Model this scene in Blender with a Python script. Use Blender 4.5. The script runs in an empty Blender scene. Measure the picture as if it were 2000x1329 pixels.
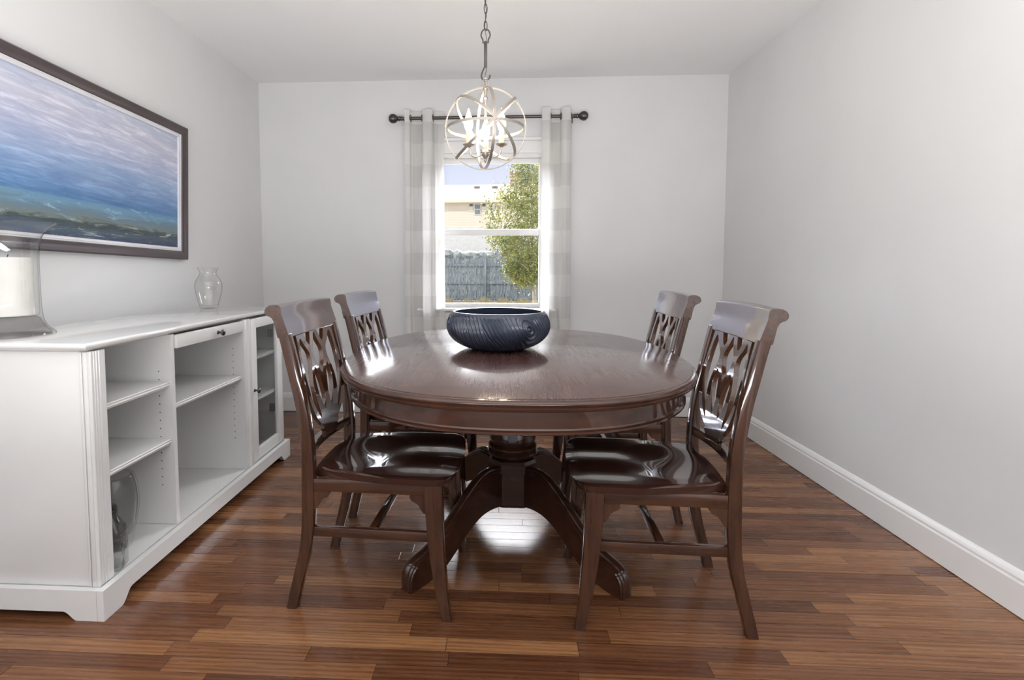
import bpy, bmesh, math, random
from mathutils import Vector, Matrix, noise
random.seed(7)
PI = math.pi
scene = bpy.context.scene
col = scene.collection

# ------------------------------------------------------------------ camera
cd = bpy.data.cameras.new('camera')
cam = bpy.data.objects.new('camera', cd)
col.objects.link(cam)
cam.location = (0, 0, 1.11)
cam.rotation_euler = (math.radians(90 - 3.6), 0, math.radians(3.1))
cd.sensor_fit = 'HORIZONTAL'
cd.sensor_width = 36.0
cd.lens = 1040.0 / 2000.0 * 36.0
cd.shift_x = 0.0392
cd.shift_y = -0.0395
cd.clip_start = 0.02
cd.clip_end = 500
scene.camera = cam

# ------------------------------------------------------------------ view
scene.view_settings.view_transform = 'Standard'
scene.view_settings.look = 'None'
scene.view_settings.gamma = 1.0
scene.view_settings.use_curve_mapping = False
scene.view_settings.exposure = 0.02

# ------------------------------------------------------------------ sky
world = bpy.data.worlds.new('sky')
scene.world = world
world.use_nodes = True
wn = world.node_tree
for n in list(wn.nodes):
    wn.nodes.remove(n)
w_out = wn.nodes.new('ShaderNodeOutputWorld')
w_bg = wn.nodes.new('ShaderNodeBackground')
w_tc = wn.nodes.new('ShaderNodeTexCoord')
w_sep = wn.nodes.new('ShaderNodeSeparateXYZ')
w_cr = wn.nodes.new('ShaderNodeValToRGB')
w_st = wn.nodes.new('ShaderNodeMapRange')
wn.links.new(w_tc.outputs['Generated'], w_sep.inputs[0])
wn.links.new(w_sep.outputs['Z'], w_cr.inputs[0])
wn.links.new(w_sep.outputs['Z'], w_st.inputs[0])
w_cr.color_ramp.elements[0].position = 0.0
w_cr.color_ramp.elements[0].color = (0.86, 0.90, 1.0, 1)
w_cr.color_ramp.elements[1].position = 0.20
w_cr.color_ramp.elements[1].color = (0.72, 0.78, 0.98, 1)
e = w_cr.color_ramp.elements.new(0.35)
e.color = (0.95, 0.96, 1.0, 1)
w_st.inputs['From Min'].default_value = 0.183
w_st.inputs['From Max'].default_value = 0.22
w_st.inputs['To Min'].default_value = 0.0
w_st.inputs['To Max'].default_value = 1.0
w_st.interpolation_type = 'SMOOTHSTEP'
# sky glow added above the window view, for reflections and room light; pale elsewhere
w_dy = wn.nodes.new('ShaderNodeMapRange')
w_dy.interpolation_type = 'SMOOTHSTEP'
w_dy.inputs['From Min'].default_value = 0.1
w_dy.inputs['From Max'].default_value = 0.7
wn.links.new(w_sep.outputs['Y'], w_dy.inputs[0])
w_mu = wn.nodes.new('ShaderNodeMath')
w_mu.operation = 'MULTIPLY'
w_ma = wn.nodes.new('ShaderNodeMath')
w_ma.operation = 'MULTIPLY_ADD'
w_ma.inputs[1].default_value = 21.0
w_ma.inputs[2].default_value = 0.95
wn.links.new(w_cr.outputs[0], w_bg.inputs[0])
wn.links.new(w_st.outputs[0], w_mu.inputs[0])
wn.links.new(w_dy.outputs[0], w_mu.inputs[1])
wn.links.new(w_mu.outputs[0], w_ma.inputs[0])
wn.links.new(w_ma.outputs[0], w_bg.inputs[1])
wn.links.new(w_bg.outputs[0], w_out.inputs[0])


def lamp(name, kind, loc, rot, energy, color=(1, 1, 1), **kw):
    d = bpy.data.lights.new(name, kind)
    d.energy = energy
    d.color = color
    for k, v in kw.items():
        setattr(d, k, v)
    o = bpy.data.objects.new(name, d)
    o.location = loc
    o.rotation_euler = rot
    col.objects.link(o)
    return o


# sun on the garden, from behind the house we stand in
lamp('sun', 'SUN', (0, -5, 20), (math.radians(48), 0, math.radians(-50)), 2.2, (1, 0.95, 0.86), angle=0.01)
# added fill lamp behind the camera, standing in for light from the rear
lamp('rear_fill', 'AREA', (0.15, -1.6, 1.55), (math.radians(96), 0, 0), 4, (1, 0.985, 0.96),
     shape='RECTANGLE', size=2.6, size_y=1.7)
# added upward fill, low behind the camera, to brighten ceiling and side walls
lamp('ceiling_fill', 'AREA', (0.0, -0.45, 0.52), (math.radians(180), 0, 0), 152, (1, 0.99, 0.98),
     shape='RECTANGLE', size=1.8, size_y=1.0)

# ------------------------------------------------------------------ helpers: nodes
def new_mat(name):
    m = bpy.data.materials.new(name)
    m.use_nodes = True
    nt = m.node_tree
    bsdf = nt.nodes['Principled BSDF']
    return m, nt, bsdf


def N(nt, t, **kw):
    n = nt.nodes.new(t)
    for k, v in kw.items():
        setattr(n, k, v)
    return n


def L(nt, a, b):
    nt.links.new(a, b)


def setin(n, **kw):
    for k, v in kw.items():
        n.inputs[k.replace('_', ' ')].default_value = v


def math_n(nt, op, a, b=None, c=None):
    n = N(nt, 'ShaderNodeMath', operation=op)
    for i, v in enumerate((a, b, c)):
        if v is None:
            continue
        if isinstance(v, (int, float)):
            n.inputs[i].default_value = v
        else:
            L(nt, v, n.inputs[i])
    return n.outputs[0]


def ramp(nt, fac, stops, interp='LINEAR'):
    r = N(nt, 'ShaderNodeValToRGB')
    r.color_ramp.interpolation = interp
    els = r.color_ramp.elements
    while len(els) > 1:
        els.remove(els[-1])
    els[0].position, els[0].color = stops[0][0], (*stops[0][1], 1)
    for p, c in stops[1:]:
        e_ = els.new(p)
        e_.color = (*c, 1)
    L(nt, fac, r.inputs[0])
    return r.outputs[0]


def mapping(nt, scale, loc=(0, 0, 0), rot=(0, 0, 0), coord='Object'):
    tc = N(nt, 'ShaderNodeTexCoord')
    mp = N(nt, 'ShaderNodeMapping')
    mp.inputs['Scale'].default_value = scale
    mp.inputs['Location'].default_value = loc
    mp.inputs['Rotation'].default_value = rot
    L(nt, tc.outputs[coord], mp.inputs[0])
    return mp.outputs[0]


def noise_n(nt, vec, scale, detail=3, rough=0.5, dist=0.0):
    n = N(nt, 'ShaderNodeTexNoise')
    n.inputs['Scale'].default_value = scale
    n.inputs['Detail'].default_value = detail
    n.inputs['Roughness'].default_value = rough
    n.inputs['Distortion'].default_value = dist
    if vec is not None:
        L(nt, vec, n.inputs['Vector'])
    return n.outputs[0]


def bump(nt, h, strength, dist=0.01):
    b = N(nt, 'ShaderNodeBump')
    b.inputs['Strength'].default_value = strength
    b.inputs['Distance'].default_value = dist
    L(nt, h, b.inputs['Height'])
    return b.outputs[0]


def plain(name, color, rough=0.5, metal=0.0, coat=0.0, nscale=0, var=0.06, bmp=0.0, spec=0.5):
    m, nt, b = new_mat(name)
    b.inputs['Roughness'].default_value = rough
    b.inputs['Metallic'].default_value = metal
    b.inputs['Coat Weight'].default_value = coat
    b.inputs['Coat Roughness'].default_value = 0.08
    b.inputs['Specular IOR Level'].default_value = spec
    v = mapping(nt, (1, 1, 1))
    f = noise_n(nt, v, nscale or 8, 4)
    lo = tuple(c * (1 - var) for c in color)
    hi = tuple(min(1, c * (1 + var)) for c in color)
    c = ramp(nt, f, [(0.3, lo), (0.7, hi)])
    L(nt, c, b.inputs['Base Color'])
    if bmp:
        f2 = noise_n(nt, v, (nscale or 8) * 12, 3)
        L(nt, bump(nt, f2, bmp, 0.002), b.inputs['Normal'])
    return m


def wood_mat(name, dark, light, axis, rough=0.2, coat=0.6, ior=1.6, worn=0.0, coat_rough=0.06):
    """stained wood with the grain along one object axis"""
    m, nt, b = new_mat(name)
    s = [38, 38, 38]
    s['xyz'.index(axis)] = 2.2
    v = mapping(nt, tuple(s))
    f = noise_n(nt, v, 1.0, 6, 0.6, 0.4)
    v2 = mapping(nt, (1, 1, 1))
    f2 = noise_n(nt, v2, 5, 3)
    mix = math_n(nt, 'ADD', math_n(nt, 'MULTIPLY', f, 0.7), math_n(nt, 'MULTIPLY', f2, 0.3))
    L(nt, ramp(nt, mix, [(0.32, dark), (0.68, light)]), b.inputs['Base Color'])
    b.inputs['Roughness'].default_value = rough
    b.inputs['Coat Weight'].default_value = coat
    b.inputs['Coat IOR'].default_value = ior
    b.inputs['Coat Roughness'].default_value = coat_rough
    b.inputs['IOR'].default_value = 1.5
    b.inputs['Specular IOR Level'].default_value = 0.15
    fb = f
    if worn:
        s2 = [280, 280, 280]
        s2['xyz'.index(axis)] = 5
        fw = noise_n(nt, mapping(nt, tuple(s2)), 1.0, 3, 0.6)
        patch = noise_n(nt, v2, 2.6, 2)
        r = math_n(nt, 'MULTIPLY', fw, ramp_v(nt, patch, 0.2, 0.8))
        L(nt, math_n(nt, 'ADD', math_n(nt, 'MULTIPLY', r, worn), rough), b.inputs['Roughness'])
        L(nt, math_n(nt, 'ADD', math_n(nt, 'MULTIPLY', r, worn * 0.55), coat_rough), b.inputs['Coat Roughness'])
        fb = math_n(nt, 'ADD', f, math_n(nt, 'MULTIPLY', fw, 0.8))
        nb = bump(nt, fb, 0.045, 0.0010)
        L(nt, nb, b.inputs['Normal'])
        L(nt, nb, b.inputs['Coat Normal'])
    else:
        L(nt, bump(nt, fb, 0.05, 0.001), b.inputs['Normal'])
    return m


def ramp_v(nt, f, a, b):
    mr = N(nt, 'ShaderNodeMapRange')
    mr.inputs['From Min'].default_value = a
    mr.inputs['From Max'].default_value = b
    L(nt, f, mr.inputs[0])
    return mr.outputs[0]


def glass_thin(name, tint=(1, 1, 1), ior=1.45, rough=0.0, strength=1.0, edge=None):
    m = bpy.data.materials.new(name)
    m.use_nodes = True
    nt = m.node_tree
    for n in list(nt.nodes):
        nt.nodes.remove(n)
    o = N(nt, 'ShaderNodeOutputMaterial')
    t = N(nt, 'ShaderNodeBsdfTransparent')
    t.inputs[0].default_value = (*tint, 1)
    g = N(nt, 'ShaderNodeBsdfGlossy')
    g.inputs['Roughness'].default_value = rough
    fr = N(nt, 'ShaderNodeFresnel')
    fr.inputs['IOR'].default_value = ior
    mx = N(nt, 'ShaderNodeMixShader')
    geo = N(nt, 'ShaderNodeNewGeometry')
    front = math_n(nt, 'SUBTRACT', 1.0, geo.outputs['Backfacing'])
    L(nt, math_n(nt, 'MULTIPLY', math_n(nt, 'MULTIPLY', fr.outputs[0], strength), front), mx.inputs[0])
    if edge is not None:
        # glass seen edge-on is thicker, so it takes more light away
        lw = N(nt, 'ShaderNodeLayerWeight')
        lw.inputs[0].default_value = 0.28
        L(nt, ramp(nt, lw.outputs['Facing'], [(0.0, tint), (0.45, tint), (0.8, tuple(0.65 * a + 0.35 * c for a, c in zip(tint, edge))), (1.0, edge)]), t.inputs[0])
    L(nt, t.outputs[0], mx.inputs[1])
    L(nt, g.outputs[0], mx.inputs[2])
    L(nt, mx.outputs[0], o.inputs[0])
    return m


def glass_solid(name, color=(1, 1, 1)):
    m, nt, b = new_mat(name)
    b.inputs['Base Color'].default_value = (*color, 1)
    b.inputs['Transmission Weight'].default_value = 1
    b.inputs['Roughness'].default_value = 0.0
    b.inputs['IOR'].default_value = 1.45
    return m


# ------------------------------------------------------------------ helpers: mesh
def tag(o, label, cat, group=None, kind=None):
    if label:
        o['label'] = label
    if cat:
        o['category'] = cat
    if group:
        o['group'] = group
    if kind:
        o['kind'] = kind
    return o


def thing(name, label, cat, loc=(0, 0, 0), rz=0, group=None):
    o = bpy.data.objects.new(name, None)
    o.empty_display_size = 0.1
    o.location = loc
    o.rotation_euler = (0, 0, rz)
    col.objects.link(o)
    return tag(o, label, cat, group)


def obj(name, bm, m, parent=None, angle=28, smooth=True, loc=None):
    bmesh.ops.remove_doubles(bm, verts=bm.verts, dist=1e-6)
    bmesh.ops.recalc_face_normals(bm, faces=bm.faces)
    bm.normal_update()
    if smooth:
        lim = math.radians(angle)
        for f in bm.faces:
            f.smooth = True
        for ed in bm.edges:
            if len(ed.link_faces) == 2:
                if ed.calc_face_angle(0) > lim:
                    ed.smooth = False
    me = bpy.data.meshes.new(name)
    bm.to_mesh(me)
    bm.free()
    if m:
        me.materials.append(m)
    o = bpy.data.objects.new(name, me)
    if loc:
        o.location = loc
    col.objects.link(o)
    o.parent = parent
    return o


def struct(name, bm, m, parent=None, **kw):
    o = obj(name, bm, m, parent, **kw)
    if parent is None:
        o['kind'] = 'structure'
    return o


def box(bm, x0, x1, y0, y1, z0, z1, bev=0.0, seg=2):
    b2 = bmesh.new() if bev else bm
    vs = [b2.verts.new((x, y, z)) for x in (x0, x1) for y in (y0, y1) for z in (z0, z1)]
    fs = [(0, 1, 3, 2), (4, 6, 7, 5), (0, 4, 5, 1), (2, 3, 7, 6), (0, 2, 6, 4), (1, 5, 7, 3)]
    for f in fs:
        b2.faces.new([vs[i] for i in f])
    if bev:
        bmesh.ops.recalc_face_normals(b2, faces=b2.faces)
        bmesh.ops.bevel(b2, geom=list(b2.edges), offset=bev, segments=seg, profile=0.5, affect='EDGES')
        merge(bm, b2)
    return bm


def merge(bm, b2, mat=None):
    if mat is not None:
        b2.transform(mat)
    me = bpy.data.meshes.new('tmp')
    b2.to_mesh(me)
    b2.free()
    bm.from_mesh(me)
    bpy.data.meshes.remove(me)


def bx(*a, **k):
    return box(bmesh.new(), *a, **k)


def lathe(bm, prof, seg=48, cx=0, cy=0, closed=False):
    """prof: list of (r, z); open ends on the axis are capped"""
    rings = []
    for r, z in prof:
        if r < 1e-6:
            rings.append([bm.verts.new((cx, cy, z))])
        else:
            rings.append([bm.verts.new((cx + r * math.cos(2 * PI * i / seg), cy + r * math.sin(2 * PI * i / seg), z)) for i in range(seg)])
    pairs = list(zip(rings[:-1], rings[1:]))
    if closed:
        pairs.append((rings[-1], rings[0]))
    for a, b in pairs:
        for i in range(seg):
            j = (i + 1) % seg
            if len(a) == 1 and len(b) == 1:
                continue
            if len(a) == 1:
                bm.faces.new((a[0], b[i], b[j]))
            elif len(b) == 1:
                bm.faces.new((a[i], a[j], b[0]))
            else:
                bm.faces.new((a[i], a[j], b[j], b[i]))
    return bm


def spline(pts, n=8, closed=False):
    """Catmull-Rom through points (tuples of any length)"""
    P = [Vector(p) for p in pts]
    out = []
    m = len(P)
    rng = range(m if closed else m - 1)
    for i in rng:
        if closed:
            p0, p1, p2, p3 = P[(i - 1) % m], P[i], P[(i + 1) % m], P[(i + 2) % m]
        else:
            p0, p1, p2, p3 = P[max(i - 1, 0)], P[i], P[i + 1], P[min(i + 2, m - 1)]
        for k in range(n):
            t = k / n
            out.append(0.5 * ((2 * p1) + (-p0 + p2) * t + (2 * p0 - 5 * p1 + 4 * p2 - p3) * t * t + (-p0 + 3 * p1 - 3 * p2 + p3) * t ** 3))
    if not closed:
        out.append(P[-1])
    return out


def tube(bm, pts, r, seg=10, closed=False, caps=True, up=None):
    """round tube along points; r number or list"""
    P = [Vector(p) for p in pts]
    n = len(P)
    rings = []
    ref = up
    for i, p in enumerate(P):
        if closed:
            t = P[(i + 1) % n] - P[(i - 1) % n]
        else:
            t = P[min(i + 1, n - 1)] - P[max(i - 1, 0)]
        t.normalize()
        if ref is None:
            ref = Vector((0, 0, 1)) if abs(t.z) < 0.9 else Vector((1, 0, 0))
        a = (ref - t * ref.dot(t)).normalized()
        ref = a
        b = t.cross(a)
        rr = r[i] if isinstance(r, (list, tuple)) else r
        rings.append([bm.verts.new(p + a * rr * math.cos(2 * PI * k / seg) + b * rr * math.sin(2 * PI * k / seg)) for k in range(seg)])
    pr = list(zip(rings[:-1], rings[1:]))
    if closed:
        pr.append((rings[-1], rings[0]))
    for a, b in pr:
        for k in range(seg):
            j = (k + 1) % seg
            bm.faces.new((a[k], a[j], b[j], b[k]))
    if caps and not closed:
        bm.faces.new(rings[0])
        bm.faces.new(rings[-1])
    return bm


def loft(bm, sections, closed_ends=True):
    """sections: lists of 3D points with equal counts"""
    rings = [[bm.verts.new(p) for p in s] for s in sections]
    n = len(rings[0])
    for a, b in zip(rings[:-1], rings[1:]):
        for k in range(n):
            j = (k + 1) % n
            bm.faces.new((a[k], a[j], b[j], b[k]))
    if closed_ends:
        bm.faces.new(rings[0])
        bm.faces.new(rings[-1])
    return bm


def rrect(w, d, r, n=3):
    """rounded rectangle outline centred at the origin, in 2D"""
    out = []
    for cx, cy, a0 in ((w / 2 - r, d / 2 - r, 0), (-w / 2 + r, d / 2 - r, 90), (-w / 2 + r, -d / 2 + r, 180), (w / 2 - r, -d / 2 + r, 270)):
        for k in range(n + 1):
            a = math.radians(a0 + 90 * k / n)
            out.append((cx + r * math.cos(a), cy + r * math.sin(a)))
    return out


def prism(bm, pts2, h0, h1, plane='xz', bev=0.0):
    """extrude a 2D polygon; plane xz -> thickness along y, yz -> along x, xy -> along z"""
    b2 = bmesh.new()
    def m3(p, h):
        return {'xz': (p[0], h, p[1]), 'yz': (h, p[0], p[1]), 'xy': (p[0], p[1], h)}[plane]
    a = [b2.verts.new(m3(p, h0)) for p in pts2]
    b = [b2.verts.new(m3(p, h1)) for p in pts2]
    n = len(a)
    f1 = b2.faces.new(a)
    f2 = b2.faces.new(b)
    for i in range(n):
        b2.faces.new((a[i], a[(i + 1) % n], b[(i + 1) % n], b[i]))
    bmesh.ops.recalc_face_normals(b2, faces=b2.faces)
    if bev:
        bmesh.ops.bevel(b2, geom=list(set(f1.edges) | set(f2.edges)), offset=bev, segments=2, profile=0.5, affect='EDGES')
    bmesh.ops.triangulate(b2, faces=[f for f in b2.faces if len(f.verts) > 4])
    merge(bm, b2)
    return bm


def sphere(bm, c, r, seg=24, rings=14, sz=1.0):
    b2 = bmesh.new()
    bmesh.ops.create_uvsphere(b2, u_segments=seg, v_segments=rings, radius=r)
    merge(bm, b2, Matrix.Translation(c) @ Matrix.Diagonal((1, 1, sz, 1)))
    return bm


# ------------------------------------------------------------------ materials
M = {}
M['wall'] = plain('warm_grey_wall_paint', (0.715, 0.72, 0.72), 0.75, nscale=3, var=0.015, bmp=0.05, spec=0.3)
M['ceiling'] = plain('ceiling_paint', (0.86, 0.86, 0.86), 0.85, nscale=3, var=0.01, spec=0.2)
M['trim'] = plain('white_trim_paint', (0.80, 0.80, 0.795), 0.35, nscale=5, var=0.01)
M['white'] = plain('white_satin_lacquer', (0.69, 0.69, 0.68), 0.28, coat=0.3, nscale=6, var=0.012)
M['top'] = plain('white_glossy_lacquer', (0.71, 0.71, 0.70), 0.12, coat=0.6, nscale=6, var=0.012)
M['darkline'] = plain('dark_gap', (0.03, 0.028, 0.025), 0.8)
M['table_top'] = wood_mat('tabletop_wood', (0.050, 0.021, 0.017), (0.105, 0.048, 0.038), 'y', 0.24, 1.0, 1.85, worn=0.12, coat_rough=0.15)
M['table'] = wood_mat('table_wood', (0.022, 0.008, 0.005), (0.062, 0.024, 0.014), 'x', 0.30, 0.9, 1.5)
M['wood'] = wood_mat('chair_wood', (0.024, 0.009, 0.005), (0.078, 0.032, 0.017), 'z', 0.24, 1.0, 1.6)
M['wood_x'] = wood_mat('chair_wood_lengthwise', (0.024, 0.009, 0.005), (0.078, 0.032, 0.017), 'x', 0.24, 1.0, 1.6)
M['wood_y'] = wood_mat('chair_wood_crosswise', (0.024, 0.009, 0.005), (0.078, 0.032, 0.017), 'y', 0.24, 1.0, 1.6)
M['seat'] = wood_mat('chair_seat_wood', (0.022, 0.008, 0.006), (0.050, 0.019, 0.012), 'x', 0.16, 1.0, 1.6, coat_rough=0.05)
M['bronze'] = plain('dark_bronze', (0.10, 0.09, 0.085), 0.32, metal=0.9)
M['nickel'] = plain('pale_brushed_nickel', (0.42, 0.38, 0.33), 0.38, metal=0.85)
M['frame'] = plain('espresso_frame', (0.060, 0.042, 0.045), 0.3, coat=0.35)
M['liner'] = plain('silver_white_liner', (0.75, 0.75, 0.78), 0.35, metal=0.2)
M['glass'] = glass_thin('clear_pane_glass')
M['cab_glass'] = glass_thin('cabinet_door_glass', (0.86, 0.87, 0.87), 1.5)
M['vase_glass'] = glass_thin('clear_vase_glass', (0.985, 0.987, 0.985), 1.7, edge=(0.35, 0.35, 0.36))
M['smoky'] = glass_thin('jar_glass', (0.95, 0.955, 0.955), 1.6, edge=(0.25, 0.25, 0.26))
M['candle'] = plain('ivory_wax', (0.70, 0.69, 0.66), 0.55)
M['base_glass'] = glass_thin('thick_base_glass', (0.80, 0.79, 0.78), 1.7, edge=(0.2, 0.2, 0.2))
M['sleeve'] = plain('candle_sleeve', (0.72, 0.62, 0.42), 0.6)


def floor_material():
    m, nt, b = new_mat('oak_strip_floor')
    tc = N(nt, 'ShaderNodeTexCoord')
    sp = N(nt, 'ShaderNodeSeparateXYZ')
    L(nt, tc.outputs['Object'], sp.inputs[0])
    W = 0.0585
    yy = math_n(nt, 'DIVIDE', sp.outputs['Y'], W)
    row = math_n(nt, 'FLOOR', yy)
    fr = math_n(nt, 'FRACT', yy)
    wn_ = N(nt, 'ShaderNodeTexWhiteNoise', noise_dimensions='1D')
    L(nt, row, wn_.inputs['W'])
    off = math_n(nt, 'MULTIPLY', wn_.outputs[0], 371.0)
    w = math_n(nt, 'ADD', math_n(nt, 'DIVIDE', sp.outputs['X'], 0.62), off)
    v1 = N(nt, 'ShaderNodeTexVoronoi', voronoi_dimensions='1D', feature='F1')
    v2 = N(nt, 'ShaderNodeTexVoronoi', voronoi_dimensions='1D', feature='DISTANCE_TO_EDGE')
    for v in (v1, v2):
        v.inputs['Scale'].default_value = 1.0
        L(nt, w, v.inputs['W'])
    # one random colour per strip
    cs = N(nt, 'ShaderNodeSeparateColor')
    L(nt, v1.outputs['Color'], cs.inputs[0])
    tone = cs.outputs[0]
    base = ramp(nt, tone, [(0.0, (0.100, 0.038, 0.018)), (0.35, (0.148, 0.060, 0.027)), (0.7, (0.198, 0.085, 0.037)), (1.0, (0.290, 0.138, 0.060))])
    # grain, shifted per board
    cb = N(nt, 'ShaderNodeCombineXYZ')
    L(nt, math_n(nt, 'ADD', math_n(nt, 'MULTIPLY', sp.outputs['X'], 3.0), math_n(nt, 'MULTIPLY', cs.outputs[1], 60)), cb.inputs[0])
    L(nt, math_n(nt, 'MULTIPLY', sp.outputs['Y'], 55.0), cb.inputs[1])
    L(nt, math_n(nt, 'MULTIPLY', cs.outputs[2], 40), cb.inputs[2])
    g = noise_n(nt, cb.outputs[0], 1.0, 7, 0.65, 0.8)
    wv = N(nt, 'ShaderNodeTexWave', wave_type='BANDS', bands_direction='Y')
    wv.inputs['Scale'].default_value = 0.35
    wv.inputs['Distortion'].default_value = 9.0
    wv.inputs['Detail'].default_value = 3.0
    wv.inputs['Detail Scale'].default_value = 0.7
    L(nt, cb.outputs[0], wv.inputs[0])
    gg = math_n(nt, 'ADD', math_n(nt, 'MULTIPLY', g, 0.75), math_n(nt, 'MULTIPLY', wv.outputs[1], 0.25))
    gm = ramp(nt, gg, [(0.30, (0.55, 0.50, 0.47)), (0.55, (1, 1, 1)), (0.75, (1.25, 1.22, 1.15))])
    mx = N(nt, 'ShaderNodeMix', data_type='RGBA', blend_type='MULTIPLY')
    mx.inputs['Factor'].default_value = 0.85
    L(nt, base, mx.inputs['A'])
    L(nt, gm, mx.inputs['B'])
    # seams
    e1 = math_n(nt, 'MINIMUM', fr, math_n(nt, 'SUBTRACT', 1.0, fr))
    s1 = ramp_v(nt, math_n(nt, 'MULTIPLY', e1, W), 0.0004, 0.0013)
    s2 = ramp_v(nt, math_n(nt, 'MULTIPLY', v2.outputs['Distance'], 0.62), 0.0005, 0.0016)
    seam = math_n(nt, 'MULTIPLY', s1, s2)
    mx2 = N(nt, 'ShaderNodeMix', data_type='RGBA', blend_type='MIX')
    L(nt, math_n(nt, 'ADD', math_n(nt, 'MULTIPLY', seam, 0.72), 0.28), mx2.inputs['Factor'])
    mx2.inputs['A'].default_value = (0.018, 0.007, 0.004, 1)
    L(nt, mx.outputs['Result'], mx2.inputs['B'])
    L(nt, mx2.outputs['Result'], b.inputs['Base Color'])
    L(nt, math_n(nt, 'ADD', math_n(nt, 'MULTIPLY', g, 0.14), 0.20), b.inputs['Roughness'])
    b.inputs['Coat Weight'].default_value = 0.15
    b.inputs['Coat Roughness'].default_value = 0.16
    b.inputs['Specular IOR Level'].default_value = 0.28
    h = math_n(nt, 'ADD', math_n(nt, 'MULTIPLY', g, 0.12), math_n(nt, 'ADD', seam, math_n(nt, 'MULTIPLY', tone, 0.10)))
    nb = bump(nt, h, 0.35, 0.0015)
    L(nt, nb, b.inputs['Normal'])
    L(nt, nb, b.inputs['Coat Normal'])
    return m


M['floor'] = floor_material()

# ------------------------------------------------------------------ the room
XL, XR, YB, ZC = -1.80, 1.607, 3.95, 2.465
YF = -1.9
WX0, WX1, WZ0, WZ1 = -0.50, 0.345, 0.80, 1.935
struct('floor', bx(XL - 0.1, XR + 0.23, YF, YB + 0.1, -0.06, 0.0), M['floor'], smooth=False)
struct('ceiling', bx(XL - 0.1, XR + 0.23, YF, YB + 0.16, ZC, ZC + 0.08), M['ceiling'], smooth=False)
struct('wall_left', bx(XL - 0.1, XL, YF, YB + 0.1, 0, ZC), M['wall'], smooth=False)
def xr(y):
    """the right wall runs slightly inward toward the window"""
    return 1.655 - 0.0215 * (y - 1.7)


b = bmesh.new()
prism(b, [(xr(YF), YF), (xr(YF) + 0.1, YF), (xr(YB) + 0.1, YB + 0.1), (xr(YB + 0.1), YB + 0.1)], 0, ZC, 'xy')
struct('wall_right', b, M['wall'], smooth=False)
b = bmesh.new()
box(b, XL, WX0, YB, YB + 0.16, 0, ZC)
box(b, WX1, XR, YB, YB + 0.16, 0, ZC)
box(b, WX0, WX1, YB, YB + 0.16, WZ1, ZC)
box(b, WX0, WX1, YB, YB + 0.16, 0, WZ0)
struct('wall_back', b, M['wall'], smooth=False)


def baseboard(name, p0, p1, nrm):
    """profiled baseboard from p0 to p1, standing out along nrm"""
    prof = [(0, 0), (0.016, 0), (0.016, 0.105), (0.013, 0.112), (0.013, 0.120), (0.009, 0.130), (0.005, 0.138), (0, 0.142)]
    b = bmesh.new()
    secs = []
    for p in (p0, p1):
        secs.append([Vector((p[0], p[1], 0)) + Vector(nrm) * d + Vector((0, 0, z + 0.003)) for d, z in prof])
    loft(b, secs)
    o = struct(name, b, M['trim'], smooth=False)
    return o


baseboard('baseboard_right', (xr(YF), YF, 0), (xr(YB), YB, 0), (-1, 0, 0))
baseboard('baseboard_back', (XL, YB, 0), (XR - 0.016, YB, 0), (0, -1, 0))
baseboard('baseboard_left', (XL, YF, 0), (XL, YB - 0.016, 0), (1, 0, 0))

# window: casing, stool, apron, two sashes with panes
win = bpy.data.objects.new('window_1', None)
win.location = (0, 0, 0)
col.objects.link(win)
win['kind'] = 'structure'
b = bmesh.new()
cw = 0.095
for x0, x1 in ((WX0 - cw, WX0 + 0.004), (WX1 - 0.004, WX1 + cw)):
    box(b, x0, x1, YB - 0.018, YB, WZ0, WZ1 + 0.004, 0.003)
box(b, WX0 - cw, WX1 + cw, YB - 0.020, YB, WZ1 - 0.004, WZ1 + cw - 0.012, 0.003)
box(b, WX0 - cw - 0.01, WX1 + cw + 0.01, YB - 0.034, YB, WZ1 + cw - 0.012, WZ1 + cw + 0.012, 0.005)
obj('window_casing', b, M['trim'], win)
b = bmesh.new()
box(b, WX0 - cw - 0.02, WX1 + cw + 0.02, YB - 0.060, YB + 0.05, WZ0 - 0.022, WZ0, 0.006)
obj('window_sill', b, M['trim'], win)
obj('window_apron', bx(WX0 - cw, WX1 + cw, YB - 0.018, YB, WZ0 - 0.10, WZ0 - 0.022, bev=0.004), M['trim'], win)
b = bmesh.new()
box(b, WX0, WX0 + 0.022, YB + 0.002, YB + 0.14, WZ0, WZ1)
box(b, WX1 - 0.022, WX1, YB + 0.002, YB + 0.14, WZ0, WZ1)
box(b, WX0 + 0.022, WX1 - 0.022, YB + 0.002, YB + 0.14, WZ1 - 0.022, WZ1)
box(b, WX0 + 0.022, WX1 - 0.022, YB + 0.052, YB + 0.14, WZ0, WZ0 + 0.012)
obj('window_frame', b, M['trim'], win, smooth=False)


def sash(name, y0, z0, z1, rb, rt, st=0.040):
    x0, x1 = WX0 + 0.023, WX1 - 0.023
    b = bmesh.new()
    box(b, x0, x0 + st, y0, y0 + 0.03, z0, z1, 0.003)
    box(b, x1 - st, x1, y0, y0 + 0.03, z0, z1, 0.003)
    box(b, x0 + st, x1 - st, y0 + 0.001, y0 + 0.029, z0, z0 + rb, 0.003)
    box(b, x0 + st, x1 - st, y0 + 0.001, y0 + 0.029, z1 - rt, z1, 0.003)
    s = obj(name, b, M['trim'], win)
    obj('window_pane', bx(x0 + st - 0.003, x1 - st + 0.003, y0 + 0.012, y0 + 0.016, z0 + rb - 0.003, z1 - rt + 0.003), M['glass'], s, smooth=False)
    return s


sash('upper_sash', YB + 0.085, 1.345, WZ1 - 0.023, 0.040, 0.036)
sash('lower_sash', YB + 0.053, WZ0 + 0.001, 1.385, 0.030, 0.046)

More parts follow.
